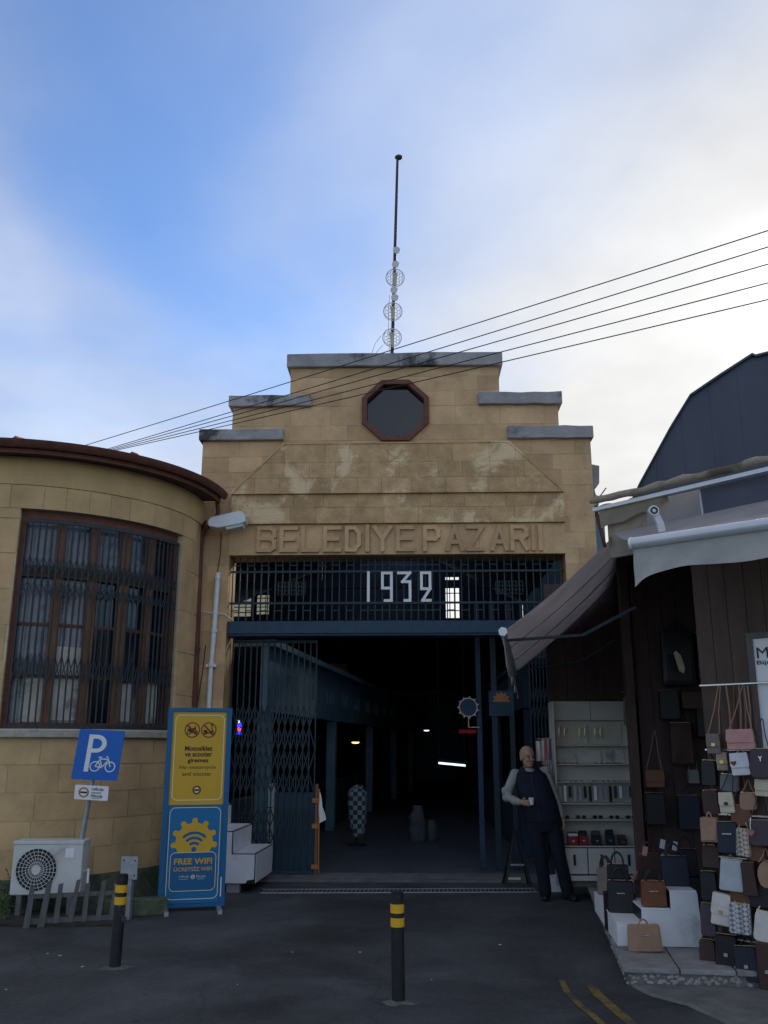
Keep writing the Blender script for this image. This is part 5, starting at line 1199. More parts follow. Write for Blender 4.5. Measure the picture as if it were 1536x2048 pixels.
def bag(base, yaw, w_, h_, d_, col, label, style='flap', strap=None, apex=None, tilt=0.0, logo=None, clasp=None, taper=.92, group='handbags on the plank panel', charm=False, strapcol=None):
    """base = bottom centre of the bag, front face towards local -y"""
    m = M['leather_' + col]; X = TR(base, yaw) @ Matrix.Rotation(tilt, 4, 'Y')
    K = bpy.data.objects.new('handbag', None); COL.objects.link(K); K.empty_display_size = .05; K.matrix_world = X; K.location = base; K.rotation_euler = X.to_euler(); tag(K, label, 'handbag', group)
    f = lambda x, y, z: X @ Vector((x, y, z))
    def outline(sc, r):
        o = []
        for (x, z) in rrect(-w_ / 2, w_ / 2, 0, h_, r, 4):
            tp = 1 + (taper - 1) * z / h_; o.append((x * sc * tp, h_ / 2 + (z - h_ / 2) * sc))
        return o
    if style == 'round':
        def outline(sc, r): return [(w_ / 2 * sc * math.cos(q) , h_ / 2 + h_ / 2 * sc * math.sin(q)) for q in [2 * math.pi * i / 20 for i in range(20)]]
    r = min(w_, h_) * (.10 if style != 'soft' else .2); secs = [(-d_ / 2, .93), (-d_ * .40, .985), (0, 1.0), (d_ * .40, .985), (d_ / 2, .93)]
    vs = []; n = len(outline(1, r))
    for y, sc in secs: vs += [f(x, y, z) for x, z in outline(sc, r)]
    fs = [(i * n + k, i * n + (k + 1) % n, (i + 1) * n + (k + 1) % n, (i + 1) * n + k) for i in range(4) for k in range(n)] + [tuple(range(n)), tuple(4 * n + k for k in range(n - 1, -1, -1))]
    bd = MB().add(vs, fs).build('body', m, K, smooth=True)
    if style == 'flap':
        fl = MB(); zt = h_ * 1.005; zl = h_ * .36; P_ = [(-w_ / 2 * 1.0, zl + .02), (-w_ / 2 * .9, zl), (w_ / 2 * .9, zl), (w_ / 2 * 1.0, zl + .02), (w_ / 2 * taper, zt), (-w_ / 2 * taper, zt)]
        fl.prism(P_, -d_ / 2 - .010, -d_ / 2 - .003, f); fl.hexa([f(*q) for q in ((-w_ / 2 * taper, -d_ / 2 - .009, zt - .004), (w_ / 2 * taper, -d_ / 2 - .009, zt - .004), (w_ / 2 * taper, d_ / 2 * .9, zt - .002), (-w_ / 2 * taper, d_ / 2 * .9, zt - .002), (-w_ / 2 * taper, -d_ / 2 - .009, zt + .005), (w_ / 2 * taper, -d_ / 2 - .009, zt + .005), (w_ / 2 * taper, d_ / 2 * .9, zt + .005), (-w_ / 2 * taper, d_ / 2 * .9, zt + .005))])
        fl.build('flap', m, K, bevel=.003)
    if style in ('zip', 'soft'):
        MB().bar(f(-w_ * .43, 0, h_ - .001), f(w_ * .43, 0, h_ - .001), .012, .006, side=(0, 1, 0)).build('zip', 'gold', K)
    if style == 'pocket':
        MB().prism(rrect(-w_ * .36, w_ * .36, h_ * .08, h_ * .55, .012), -d_ / 2 - .012, -d_ / 2 + .004, f).build('front_pocket', m, K, bevel=.004)
    if clasp: MB().prism(rrect(-.014, .014, h_ * .40, h_ * .40 + .024, .005), -d_ / 2 - .018, -d_ / 2 - .009, f).build('clasp', clasp, K)
    if logo:
        mb = MB()
        if logo == 'bar':
            for k in range(6): mb.prism(rect(-.034 + k * .0115, -.026 + k * .0115, h_ * .60, h_ * .60 + .008), -d_ / 2 - .012, -d_ / 2 - .004, f)
        elif logo == 'Y': add_text(mb, 'Y', -.014, .014, h_ * .58, h_ * .58 + .035, -d_ / 2 - .008, f, .03)
        elif logo == 'heart': mb.prism([(-w_ * .3 + .022 * 16 * math.sin(q) ** 3 / 16, h_ * .58 + .022 * (13 * math.cos(q) - 5 * math.cos(2 * q) - 2 * math.cos(3 * q) - math.cos(4 * q)) / 16) for q in [2 * math.pi * i / 20 for i in range(20)]], -d_ / 2 - .014, -d_ / 2 - .008, f)
        mb.build('emblem', 'redprint' if logo == 'heart' else 'silver', K)
    sm = M['leather_' + (strapcol or col)]
    if strap == 'handles':
        for y in (-d_ * .28, d_ * .28):
            MB().tube([f(w_ * .27 * math.cos(q), y, h_ - .004 + h_ * .42 * math.sin(q)) for q in [math.pi * i / 10 for i in range(11)]], .008, 6).build('handle', sm, K, smooth=True)
    elif strap == 'loop':
        MB().tube([f(w_ * .12 * math.cos(q), 0, h_ - .004 + h_ * .2 * math.sin(q)) for q in [math.pi * i / 8 for i in range(9)]], .007, 6).build('handle', sm, K, smooth=True)
    if apex is not None:
        ap = Vector(apex)
        for sx in (-1, 1): MB().tube([f(sx * w_ * .42, 0, h_ * .93), (f(sx * w_ * .42, 0, h_ * .93) + ap) / 2 + Vector((sx * -.004, 0, 0)), ap + Vector((sx * .008, 0, 0))], .0045, 5).build('strap', sm, K)
        MB().tube([ap + Vector((-.009, 0, 0)), ap + Vector((0, 0, .012)), ap + Vector((.009, 0, 0))], .0045, 5).build('strap_top', sm, K)
    if charm:
        MB().tube([f(-w_ * .3, -d_ / 2 - .01, h_ * 1.1), f(-w_ * .36, -d_ / 2 - .012, h_ * .8), f(-w_ * .36, -d_ / 2 - .014, h_ * .62)], .003, 5).build('charm_chain', 'silver', K)
        MB().prism([(-w_ * .36 + .026 * math.sin(q) ** 3, h_ * .52 + .026 * (13 * math.cos(q) - 5 * math.cos(2 * q) - 2 * math.cos(3 * q) - math.cos(4 * q)) / 16) for q in [2 * math.pi * i / 20 for i in range(20)]], -d_ / 2 - .022, -d_ / 2 - .012, f).build('heart_charm', 'leather_dpink' if False else M['leather_dpink'], K)
    return K
PYAW = math.atan2(ND.y, ND.x)
def panel_bag(u0, u1, v0, v1, col, label, out=.10, depth=.07, strap_v=None, wscale=None, **k):
    """a bag hung on the plank panel; pixels give its place on the panel plane, the camera sees the panel at an angle"""
    pl0 = PN0 + NN * (out + depth / 2)
    a, b = PP(u0, (v0 + v1) / 2, pl0, NN), PP(u1, (v0 + v1) / 2, pl0, NN); top, bot = PP((u0 + u1) / 2, v0, pl0, NN), PP((u0 + u1) / 2, v1, pl0, NN)
    k.setdefault('tilt', R(random.uniform(-4, 4))); facing = k.pop('facing', .5)     # yaw between panel facing and camera facing
    yaw = PYAW * (1 - facing) + R(-16) * facing
    c = (a + b) / 2; w_ = (PY(u1, (v0 + v1) / 2, c.y).x - PY(u0, (v0 + v1) / 2, c.y).x) / max(.5, math.cos(yaw + R(20))); h_ = top.z - bot.z
    apex = None
    if strap_v: ap = PP((u0 + u1) / 2 + k.pop('apex_du', 0), strap_v, PN0 + NN * .085, NN); apex = ap
    return bag(Vector((c.x, c.y, bot.z)), yaw, w_, h_, depth, col, label, apex=apex, **k)
panel_bag(1415, 1442, 1469, 1508, 'taupe', 'taupe flap bag beside the pink one on the top rail', strap_v=1372, apex_du=10, clasp='gold', strapcol='tan')
panel_bag(1456, 1509, 1460, 1500, 'pink', 'pink shoulder flap bag on the top rail', strap_v=1372, apex_du=4, logo=None, strapcol='tan', depth=.09)
panel_bag(1434, 1455, 1506, 1541, 'beige', 'tiny beige phone bag under the taupe bag', depth=.03, clasp='gold', strap_v=1500, strapcol='tan')
panel_bag(1465, 1501, 1507, 1551, 'white', 'white flap bag with a dark red heart', strap_v=1500, logo='heart', strapcol='white')
panel_bag(1503, 1545, 1497, 1557, 'plum', 'dark plum bag with silver letter under the white sign', style='soft', logo='Y', strap_v=1440)
panel_bag(1511, 1548, 1560, 1593, 'cream', 'cream box bag below the dark plum bag', strap='loop', out=.05)
panel_bag(1441, 1469, 1586, 1626, 'cream', 'cream flap bag with dark slit below the white heart bag', clasp='grille', strap_v=1505, apex_du=16, strapcol='black')
panel_bag(1463, 1503, 1610, 1652, 'brown', 'brown rounded saddle bag beside the cream flap bag', style='soft', strap_v=1540, strapcol='brown', out=.05)
panel_bag(1403, 1438, 1634, 1684, 'tan', 'tan chamfered backpack at the panel edge', style='pocket', strap='loop', depth=.10)
panel_bag(1437, 1479, 1643, 1706, 'navy', 'navy tote with small silver plate', style='zip', logo='bar', strap_v=1630)
panel_bag(1473, 1499, 1657, 1713, 'weave', 'narrow beige woven tote beside the navy tote', style='zip', strap_v=1630, facing=.2)
panel_bag(1500, 1548, 1640, 1692, 'plum', 'dark plum bag with a pink heart charm', style='soft', strap_v=1560, charm=True)
panel_bag(1405, 1440, 1690, 1735, 'choc', 'brown tote hanging below the tan backpack', style='zip', strap='handles', out=.04)
panel_bag(1438, 1485, 1718, 1782, 'quilt', 'pale blue-grey quilted tote', style='zip', strap_v=1712, tilt=R(4), taper=.82)
panel_bag(1489, 1516, 1725, 1792, 'choc', 'slim chocolate tote beside the pale quilted tote', style='zip', strap_v=1712, facing=.2)
panel_bag(1516, 1546, 1722, 1776, 'tan', 'round tan wicker-like bag', style='round', strap_v=1700, depth=.08)
panel_bag(1421, 1459, 1787, 1850, 'offwhite', 'ivory flap bag hanging at a tilt', strap_v=1795, tilt=R(7), taper=.86, clasp='gold')
panel_bag(1458, 1501, 1806, 1868, 'check', 'grey and white checked tote', style='zip', strap_v=1797, tilt=R(3), taper=.9)
panel_bag(1506, 1550, 1822, 1884, 'offwhite', 'large ivory curved bag under the wicker-like bag', style='soft', strap_v=1797, tilt=R(8))
panel_bag(1500, 1545, 1770, 1815, 'black', 'black pouch between the wicker-like bag and the ivory bag', style='soft', strap_v=1712, out=.05)
panel_bag(1432, 1475, 1868, 1938, 'black', 'black bucket tote on the lowest rail beside the slab platform', style='zip', strap_v=1874, logo=None, clasp='silver', depth=.10, out=.05)
panel_bag(1474, 1519, 1892, 1962, 'navy', 'glossy dark navy tote on the lowest rail', style='zip', strap_v=1874, clasp='silver', depth=.09)
panel_bag(1519, 1556, 1884, 1985, 'choc', 'dark chocolate tote on the lowest rail', style='zip', strap_v=1874, clasp='silver', depth=.09)
panel_bag(1440, 1478, 1548, 1583, 'grey', 'small grey pouch behind the cream flap bag', style='soft', strap_v=1500, out=.02, depth=.05)
for u0, u1, v0, v1, c_, lb in ((1404, 1432, 1520, 1572, 'black', 'slim black tote at the panel edge beside the tiny beige phone bag'), (1408, 1440, 1580, 1630, 'choc', 'chocolate bucket bag at the panel edge above the tan backpack'), (1404, 1436, 1742, 1800, 'black', 'soft black hobo bag at the panel edge left of the ivory flap bag'), (1462, 1500, 1770, 1806, 'brown', 'brown pouch tucked above the checked tote'), (1402, 1432, 1806, 1872, 'plum', 'plum sack bag low on the panel edge'), (1400, 1432, 1878, 1925, 'choc', 'chocolate sack bag lowest on the panel edge'), (1480, 1512, 1585, 1620, 'tan', 'tan pouch above the dark charm bag'), (1500, 1530, 1690, 1722, 'brown', 'small brown pouch above the round tan bag')):
    panel_bag(u0, u1, v0, v1, c_, lb, style='soft', strap_v=v0 - 22, out=.03, depth=.08)
# leather straps bunched on the top rail
mbn = 0
for u0, u1, c_ in ((1452, 1462, 'tan'), (1468, 1466, 'brown'), (1478, 1482, 'tan'), (1487, 1492, 'taupe'), (1495, 1502, 'tan'), (1508, 1516, 'brown')):
    a, b = PP(u0, 1371, PN0 + NN * .085, NN), PP(u1, 1462, PN0 + NN * .06, NN)
    o = MB().tube([a, (a + b) / 2 + Vector((.006, 0, 0)), b], .007, 5).build('leather_strap', M['leather_' + c_], None, smooth=True); tag(o, 'leather strap hanging from the top rail behind the pink bag', 'strap', 'leather straps on the top rail')

# bags on the platform
def platform_things():
    # stepped white display board
    p = PZ(1408, 1895, PH); p2 = PZ(1288, 1893, PH); yaw = math.atan2(p.y - p2.y, p.x - p2.x); X = TR(p2, yaw); W_ = (p - p2).length
    K = thing('stepped_stand', 'white L-shaped stepped stand on the platform under the handbags', 'display stand', p2, yaw)
    hz = PY(1400, 1786, p.y).z - PH; lz = PY(1310, 1822, p.y).z - PH; f = lambda x, d, z: X @ Vector((x, d, z))
    prof = [(0, 0.002), (W_, 0.002), (W_ - .02, hz), (W_ * .50, hz + .01), (W_ * .50, lz), (0.0, lz)]
    MB().prism([(x, z) for x, z in prof], 0.0, .02, f).build('front_panel', 'whiteboard', K)
    MB().prism([(x * .985 + .003, z * .985 + .002) for x, z in prof], .022, .55, f).build('core', 'black', K)
    MB().box(.004, W_ * .5 - .004, .022, .55, lz + .001, lz + .012, X).build('tread', 'whiteboard', K); MB().box(W_ * .5 + .004, W_ - .02, .022, .55, hz + .001, hz + .014, X).build('tread', 'whiteboard', K)
    # second white stand, at the platform edge
    a = PZ(1236, 1893, PH); b = PZ(1190, 1822, PH); yw = math.atan2(b.y - a.y, b.x - a.x); X2 = TR(a, yw); L2_ = (b - a).length
    K2 = thing('white_stand', 'low white stand at the platform edge beside the road', 'display stand', a, yw)
    MB().box(0, L2_, -.22, 0, .002, .17, X2).build('box', 'whiteboard', K2); MB().box(-.003, L2_ + .003, -.224, .004, .172, .18, X2).build('top', 'white', K2)
    MB().box(-.006, -.001, -.215, -.005, .01, .16, X2).build('end_panel', 'white', K2)
    g = 'handbags on the platform stands'
    q = PZ(1288, 1900, PH); bag(q + Vector((0, -.05, .0)), R(-8), .27, .20, .07, 'tan', 'tan clutch leaning against the white stepped stand', style='zip', logo='bar', group=g, tilt=R(-2), strap='loop')
    z1 = PH + lz + .013
    q = f(W_ * .27, .12, lz + .014); bag(q, R(-10), .21, .20, .12, 'cognac', 'reddish brown handbag on the lower step of the white stand', style='zip', logo='bar', strap='handles', group=g, strapcol='black')
    q = X2 @ Vector((L2_ * .30, -.11, .181)); bag(q, R(-12), .24, .26, .11, 'black', 'black handbag with metal trim on the low white stand', style='zip', logo='bar', strap='handles', group=g)
    q = X2 @ Vector((L2_ * .88, -.10, .181)); bag(q, R(-30), .16, .25, .10, 'taupe', 'slim beige-brown bag at the back of the low white stand', style='zip', strap='handles', group=g, strapcol='black')
    q = f(W_ * .74, .30, hz + .015); bag(q, R(-10), .24, .24, .13, 'navy', 'navy structured handbag on the high step of the white stand', style='zip', strap='handles', group=g)
    for i, (u, v, w_, h_, c_, lb) in enumerate(((1238, 1745, .20, .24, 'black', 'black bag at the rear of the platform group'), (1300, 1722, .20, .24, 'choc', 'chocolate bag at the rear beside the tagged bags'), (1280, 1755, .16, .16, 'dpink', 'small dusky pink bag between the dark bags'), (1335, 1728, .17, .2, 'grey', 'grey bag behind the reddish brown one'), (1375, 1712, .22, .26, 'black', 'large black bag behind the navy structured handbag'), (1258, 1765, .14, .17, 'navy', 'small navy pouch behind the reddish brown bag'))):
        zz_ = PH + .25; p_ = PZ(u, v + 35, zz_); p_ = PY(u, v + 40, 8.6 + .25 * i)
        st = thing('display_block', f'dark display block under the {lb}', 'block', (p_.x, p_.y, PH), 0, 'display blocks'); hh = max(p_.z - PH - .002, .05)
        MB().box(p_.x - .12, p_.x + .12, p_.y - .1, p_.y + .1, PH + .001, PH + hh).build('block', 'black', st); MB().box(p_.x - .125, p_.x + .125, p_.y - .105, p_.y + .105, PH + hh + .0005, PH + hh + .0018).build('cover', 'black', st)
        bag(Vector((p_.x, p_.y, PH + hh + .002)), R(random.uniform(-35, 10)), w_, h_, .10, c_, lb, style='zip', strap='handles', group=g)
    for i, (u, v, c_) in enumerate(((1290, 1702, 'pink'), (1325, 1688, 'white'), (1350, 1692, 'white'), (1288, 1712, 'cream'))):
        p_ = PY(u, v, 8.55 + .2 * i); o = MB().box(-.025, .025, -.002, .002, -.04, .04, TR(p_, R(20), 0, R(15))).build('price_tag', M['leather_' + c_]); tag(o, f'small {c_} card tag on the dark bags, {("upper left", "taller", "rightmost", "lower")[i]} of four', 'tag', 'card tags on the bags')
platform_things()

# bags and dark goods hung on the inner wall
def inner_bag(u0, u1, v0, v1, col, label, Y=10.18, apex_v=None, style='zip', **k):
    a, b = PY(u0, (v0 + v1) / 2, Y), PY(u1, (v0 + v1) / 2, Y); top, bot = PY((u0 + u1) / 2, v0, Y), PY((u0 + u1) / 2, v1, Y)
    bag(Vector(((a.x + b.x) / 2, Y, bot.z)), R(-8), b.x - a.x, top.z - bot.z, .10, col, label, style=style, apex=PY((u0 + u1) / 2, apex_v, Y + .09) if apex_v else None, group='bags on the inner shop wall', **k)
inner_bag(1290, 1328, 1541, 1575, 'brown', 'brown shoulder bag with long strap on the inner wall', apex_v=1463, strapcol='tan', style='flap')
inner_bag(1376, 1397, 1540, 1567, 'grey', 'small grey bag deep in the shop', apex_v=1470)
inner_bag(1322, 1388, 1258, 1372, 'black', 'big black backpack hung high on the inner wall', style='pocket', strap='loop', apex_v=1235)
inner_bag(1392, 1428, 1265, 1360, 'black', 'black tote hung high beside the backpack', apex_v=1240)
inner_bag(1362, 1418, 1386, 1418, 'choc', 'wide chocolate bag below the hung backpack', apex_v=1365, style='flap')
inner_bag(1318, 1358, 1380, 1440, 'black', 'black bag below the hung backpack', apex_v=1362)
inner_bag(1290, 1330, 1585, 1650, 'black', 'black tote under the brown shoulder bag', apex_v=1580)
inner_bag(1355, 1400, 1590, 1660, 'navy', 'navy tote under the small grey bag', apex_v=1570)
inner_bag(1340, 1385, 1445, 1530, 'choc', 'tall chocolate tote in the middle of the inner wall', apex_v=1425)
inner_bag(1392, 1425, 1410, 1475, 'black', 'black studded bag beside the plank panel', apex_v=1392)
p = PY(1357, 1325, 10.02); tag(MB().prism([(-.045, .10), (-.02, .13), (.03, .08), (.065, -.06), (.05, -.12), (.0, -.09)], -.004, .004, lambda x, y, z: p + Vector((x, y, z))).build('paper_fan', M['leather_cream']), 'curled beige paper on the hung black backpack', 'paper')

# ---------------------------------------------------------------- jewellery display rack
def jewellery_rack():
    Y = 11.25; a, b = PY(1112, 1600, Y), PY(1262, 1600, Y); K = thing('jewellery_rack', 'beige jewellery rack with tiered shelves and drawers beside the man', 'display rack', ((a.x + b.x) / 2, Y, PH))
    z = lambda v: PY(1190, v, Y).z
    x0, x1 = a.x, b.x + .05
    MB().box(x0, x1, Y + .10, Y + .14, z(1752), z(1402)).build('back_panel', 'shelf', K)
    for x in (x0 - .018, x1): MB().box(x, x + .018, Y - .12, Y + .14, PH, z(1440 if x > x0 else 1405)).build('side_panel', 'shelf', K)
    MB().box(x0 + .001, x1 - .001, Y + .02, Y + .098, z(1440), z(1403)).build('header_panel', 'shelf', K); MB().box((x0 + x1) / 2 - .002, (x0 + x1) / 2 + .002, Y + .016, Y + .0195, z(1440), z(1403)).build('header_joint', 'darkwood', K)
    rows = [1492, 1530, 1565, 1608, 1640, 1692]
    for i, v in enumerate(rows): MB().box(x0 + .001, x1 - .001, Y - .02 - .02 * i, Y + .097, z(v), z(v) + .014).build('shelf_board', 'shelf', K, bevel=.002)
    # drawers
    for i in range(3):
        xa = x0 + (x1 - x0) * i / 3; xb = x0 + (x1 - x0) * (i + 1) / 3; d = MB().box(xa + .006, xb - .006, Y - .14, Y + .095, z(1745), z(1694)).build('drawer', 'shelf', K, bevel=.003)
        MB().box((xa + xb) / 2 - .012, (xa + xb) / 2 + .012, Y - .152, Y - .141, z(1728), z(1706)).build('drawer_pull', 'black', d)
    MB().box(x0, x1, Y - .15, Y + .12, z(1758), z(1748)).build('base_board', 'shelf', K)
    MB().box(x0 + .05, x1 - .05, Y - .08, Y + .08, PH, z(1758) - .001).build('base', 'plinth', K)
    rng = random.Random(5)
    # hoops
    for i, fx_ in enumerate((.10, .17, .36, .43, .56, .63)):
        x = x0 + (x1 - x0) * fx_; zc = z(1465); o = MB().tube([(x + .022 * math.cos(q), Y + .012, zc + .06 * math.sin(q)) for q in [2 * math.pi * k / 18 for k in range(19)]], .004, 5, cap=False).build('hoop_earring', 'gold', None, smooth=True); tag(o, 'thin gold hoop hanging in the upper tier of the jewellery rack', 'earring', 'hoop earrings on the rack')
    # cards of necklaces
    for i in range(15):
        x = x0 + .05 + (x1 - x0 - .1) * i / 14; h_ = rng.uniform(.13, .19); zt = z(1572); c = rng.choice(('grille', 'galv', 'shelf', 'black', 'pvc'))
        o = MB().box(x - .016, x + .016, Y - .012, Y - .004, zt - h_, zt).build('necklace_card', c, None); tag(o, 'narrow necklace card hanging in the middle tier of the jewellery rack', 'card', 'necklace cards on the rack')
    for i in range(12):
        x = x0 + .05 + (x1 - x0 - .12) * i / 11; zt = z(1531) + .015; o = MB().add([(x - .022, Y - .03, zt), (x + .022, Y - .03, zt), (x + .018, Y + .01, zt + .022), (x - .018, Y + .01, zt + .022), (x - .022, Y + .02, zt), (x + .022, Y + .02, zt)], [(0, 1, 2, 3), (3, 2, 5, 4), (0, 3, 4), (1, 5, 2), (0, 4, 5, 1)]).build('trinket', rng.choice(('pvc', 'gold', 'dishtan', 'silver')), None); tag(o, 'small shiny trinket lying on the second shelf of the jewellery rack', 'trinket', 'trinkets on the rack')
    # bracelets and rings crowding the third shelf
    for i in range(14):
        x = x0 + .04 + (x1 - x0 - .08) * i / 13 + rng.uniform(-.01, .01); zc = z(1565) + .0145; rr = rng.uniform(.014, .022)
        o = MB().tube([(x + rr * math.cos(q), Y - .045 + rr * .9 * math.sin(q), zc + .006) for q in [2 * math.pi * k / 14 for k in range(15)]], .006, 5, cap=False).build('bracelet', rng.choice(('silver', 'black', 'gold', 'rust')), None, smooth=True); tag(o, 'small bracelet lying on the third shelf of the jewellery rack', 'bracelet', 'bracelets on the rack')
    # backing cards on the upper tiers
    for i, (fa, fb, va, vb) in enumerate(((.05, .46, 1446, 1488), (.52, .90, 1446, 1488), (.06, .30, 1500, 1526), (.36, .62, 1502, 1527), (.66, .92, 1500, 1526))):
        xa, xb = x0 + (x1 - x0) * fa, x0 + (x1 - x0) * fb
        o = MB().box(xa, xb, Y + .085, Y + .094, z(vb), z(va)).build('backing_card', 'dishtan' if i < 2 else 'card', None); tag(o, ('tan earring card on the upper tier beside the scarves', 'tan earring card on the upper tier near the post', 'mottled card above the trinkets beside the scarves', 'mottled card above the trinkets at mid shelf', 'mottled card above the trinkets near the post')[i], 'card', 'backing cards on the rack')
    # dark scarves bunched on the right post of the rack
    for i in range(5):
        xs_ = x1 - .02 - .03 * (i % 3); t_ = z(1385 + 6 * i); l_ = .32 + .05 * (i % 2)
        o = MB().grid(lambda a_, c__: Vector((xs_ + (a_ - .5) * (.06 + .03 * c__), Y - .16 - .018 * i + .014 * math.sin(a_ * 13 + i), t_ - l_ * c__)), 10, 4, (0, .003, 0)).build('dark_scarf', M['leather_' + ('navy', 'black', 'grey', 'navy', 'plum')[i]], None, smooth=True); tag(o, ('navy scarf at the back of the bunch on the rack corner', 'black scarf in the bunch on the rack corner', 'grey scarf in the middle of the bunch on the rack corner', 'second navy scarf in the bunch on the rack corner', 'plum scarf at the front of the bunch on the rack corner')[i], 'scarf', 'dark scarves on the rack corner')
    tag(MB().bar((x1 - .05, Y - .27, z(1384)), (x1 - .05, Y + .13, z(1384)), .014, .014).build('scarf_hook', 'galv'), 'steel hook bar holding the dark scarves on the rack corner', 'hook')
    # sunglasses
    for i in range(5):
        x = x0 + .08 + (x1 - x0 - .16) * i / 4; zc = z(1640) + .014 + .024; g = thing('sunglasses', 'dark sunglasses on the shelf above the wallets', 'sunglasses', (x, Y - .06, zc), 0, 'sunglasses on the rack')
        for s in (-1, 1):
            MB().prism([(x + s * .034 + .026 * math.cos(q), zc + .021 * math.sin(q)) for q in [2 * math.pi * k / 12 for k in range(12)]], Y - .064, Y - .058, IDF).build('lens', 'black', g); MB().bar((x + s * .06, Y - .06, zc + .01), (x + s * .058, Y + .03, zc), .005, .004, side=(0, 0, 1)).build('temple', 'black', g)
        MB().bar((x - .01, Y - .061, zc + .008), (x + .01, Y - .061, zc + .008), .006, .004, side=(0, 0, 1)).build('bridge', 'gold', g)
    # wallets standing on the lower shelf
    zz_ = z(1692) + .0145
    for i, (u, w_, h_, c_, lb) in enumerate(((1142, .12, .13, 'red', 'white-topped red wallet at the left of the shelf'), (1163, .11, .14, 'red', 'dark red wallet on the shelf'), (1189, .11, .14, 'black', 'black wallet on the shelf beside the dark red one'), (1216, .10, .15, 'navy', 'navy wallet with silver trim on the shelf'), (1240, .10, .10, 'choc', 'chocolate wallet at the right of the shelf'))):
        x = PY(u, 1670, Y).x; bag(Vector((x, Y - .09, zz_)), 0, w_, h_ * .75, .05, c_, lb, style='flap', clasp='silver', group='wallets on the rack', taper=.97)
        x2 = x + .01; bag(Vector((x2, Y - .02, zz_)), 0, w_ * .95, h_ * 1.15, .05, 'black' if i % 2 else 'plum', ('plum upright wallet behind the white-topped red wallet', 'black upright wallet behind the dark red wallet', 'plum upright wallet behind the black wallet', 'black upright wallet behind the navy wallet', 'plum upright wallet behind the chocolate wallet')[i], style='soft', group='wallets on the rack', taper=.97)
    tag(MB().box(-.055, .055, -.035, .035, 0, .03, TR((PY(1142, 1670, Y).x, Y - .09, zz_ + .105))).build('white_box', M['leather_offwhite'], None, bevel=.006), 'small white box on the red wallet', 'box')
    # hanging scarves at the side
    for i, (u, v0, v1, c_, lb) in enumerate(((1079, 1482, 1522, 'offwhite', 'pale scarf hanging beside the rack'), (1089, 1478, 1530, 'pink', 'dusky pink scarf hanging beside the rack'), (1100, 1477, 1518, 'taupe', 'brownish scarf hanging beside the rack'), (1095, 1520, 1552, 'quilt', 'striped pale cloth hanging below the scarves'))):
        t_, b_ = PY(u, v0, 11.3), PY(u, v1, 11.3); wd = .045
        o = MB().grid(lambda a_, c__: Vector((t_.x + (a_ - .5) * 2 * wd, 11.3 + .02 * math.sin(a_ * 11) + .004 * i, t_.z + (b_.z - t_.z) * c__)), 12, 4, (0, .004, 0)).build('scarf', M['leather_' + c_], None, smooth=True); tag(o, lb, 'scarf', 'scarves by the rack')
    r0, r1 = PY(1074, 1478, 11.3), PY(1114, 1476, 11.3); tag(MB().tube([r0, r1], .008, 6).build('scarf_rod', 'galv', None), 'short rod holding the scarves at the rack side', 'rod')
jewellery_rack()
# ================================================================ people and small things at the doorway
def evaluated(o):
    dg = bpy.context.evaluated_depsgraph_get(); dg.update(); return bpy.data.meshes.new_from_object(o.evaluated_get(dg))
def fuse(mb, name, m, parent, voxel=.01, smooth=6):
    """union of overlapping closed shapes as one continuous surface"""
    me = mb.mesh('raw'); bm = bmesh.new(); bm.from_mesh(me); bmesh.ops.recalc_face_normals(bm, faces=bm.faces); bm.to_mesh(me); bm.free()
    o = bpy.data.objects.new('raw', me); COL.objects.link(o)
    r = o.modifiers.new('r', 'REMESH'); r.mode = 'VOXEL'; r.voxel_size = voxel; r.use_smooth_shade = True
    s = o.modifiers.new('s', 'SMOOTH'); s.iterations = smooth; s.factor = .5
    out_ = evaluated(o); bpy.data.objects.remove(o); out_.polygons.foreach_set('use_smooth', [True] * len(out_.polygons))
    return link(name, out_, m, parent)
def limb(mb, pts, rs, n=12):
    mb.tube(pts, rs, n)
    for p, r in zip(pts, rs): mb.ball(p, r, n=10, m=8)
def loft(mb, secs, n=22):
    vs = []
    for cx, cy, z, rx, ry in secs:
        for k in range(n):
            q = 2 * math.pi * k / n; c, s = math.cos(q), math.sin(q); e = .82
            vs.append((cx + rx * math.copysign(abs(c) ** e, c), cy + ry * math.copysign(abs(s) ** e, s), z))
    m = len(secs); mb.add(vs, [(i * n + k, i * n + (k + 1) % n, (i + 1) * n + (k + 1) % n, (i + 1) * n + k) for i in range(m - 1) for k in range(n)] + [tuple(range(n - 1, -1, -1)), tuple(range((m - 1) * n, m * n))])
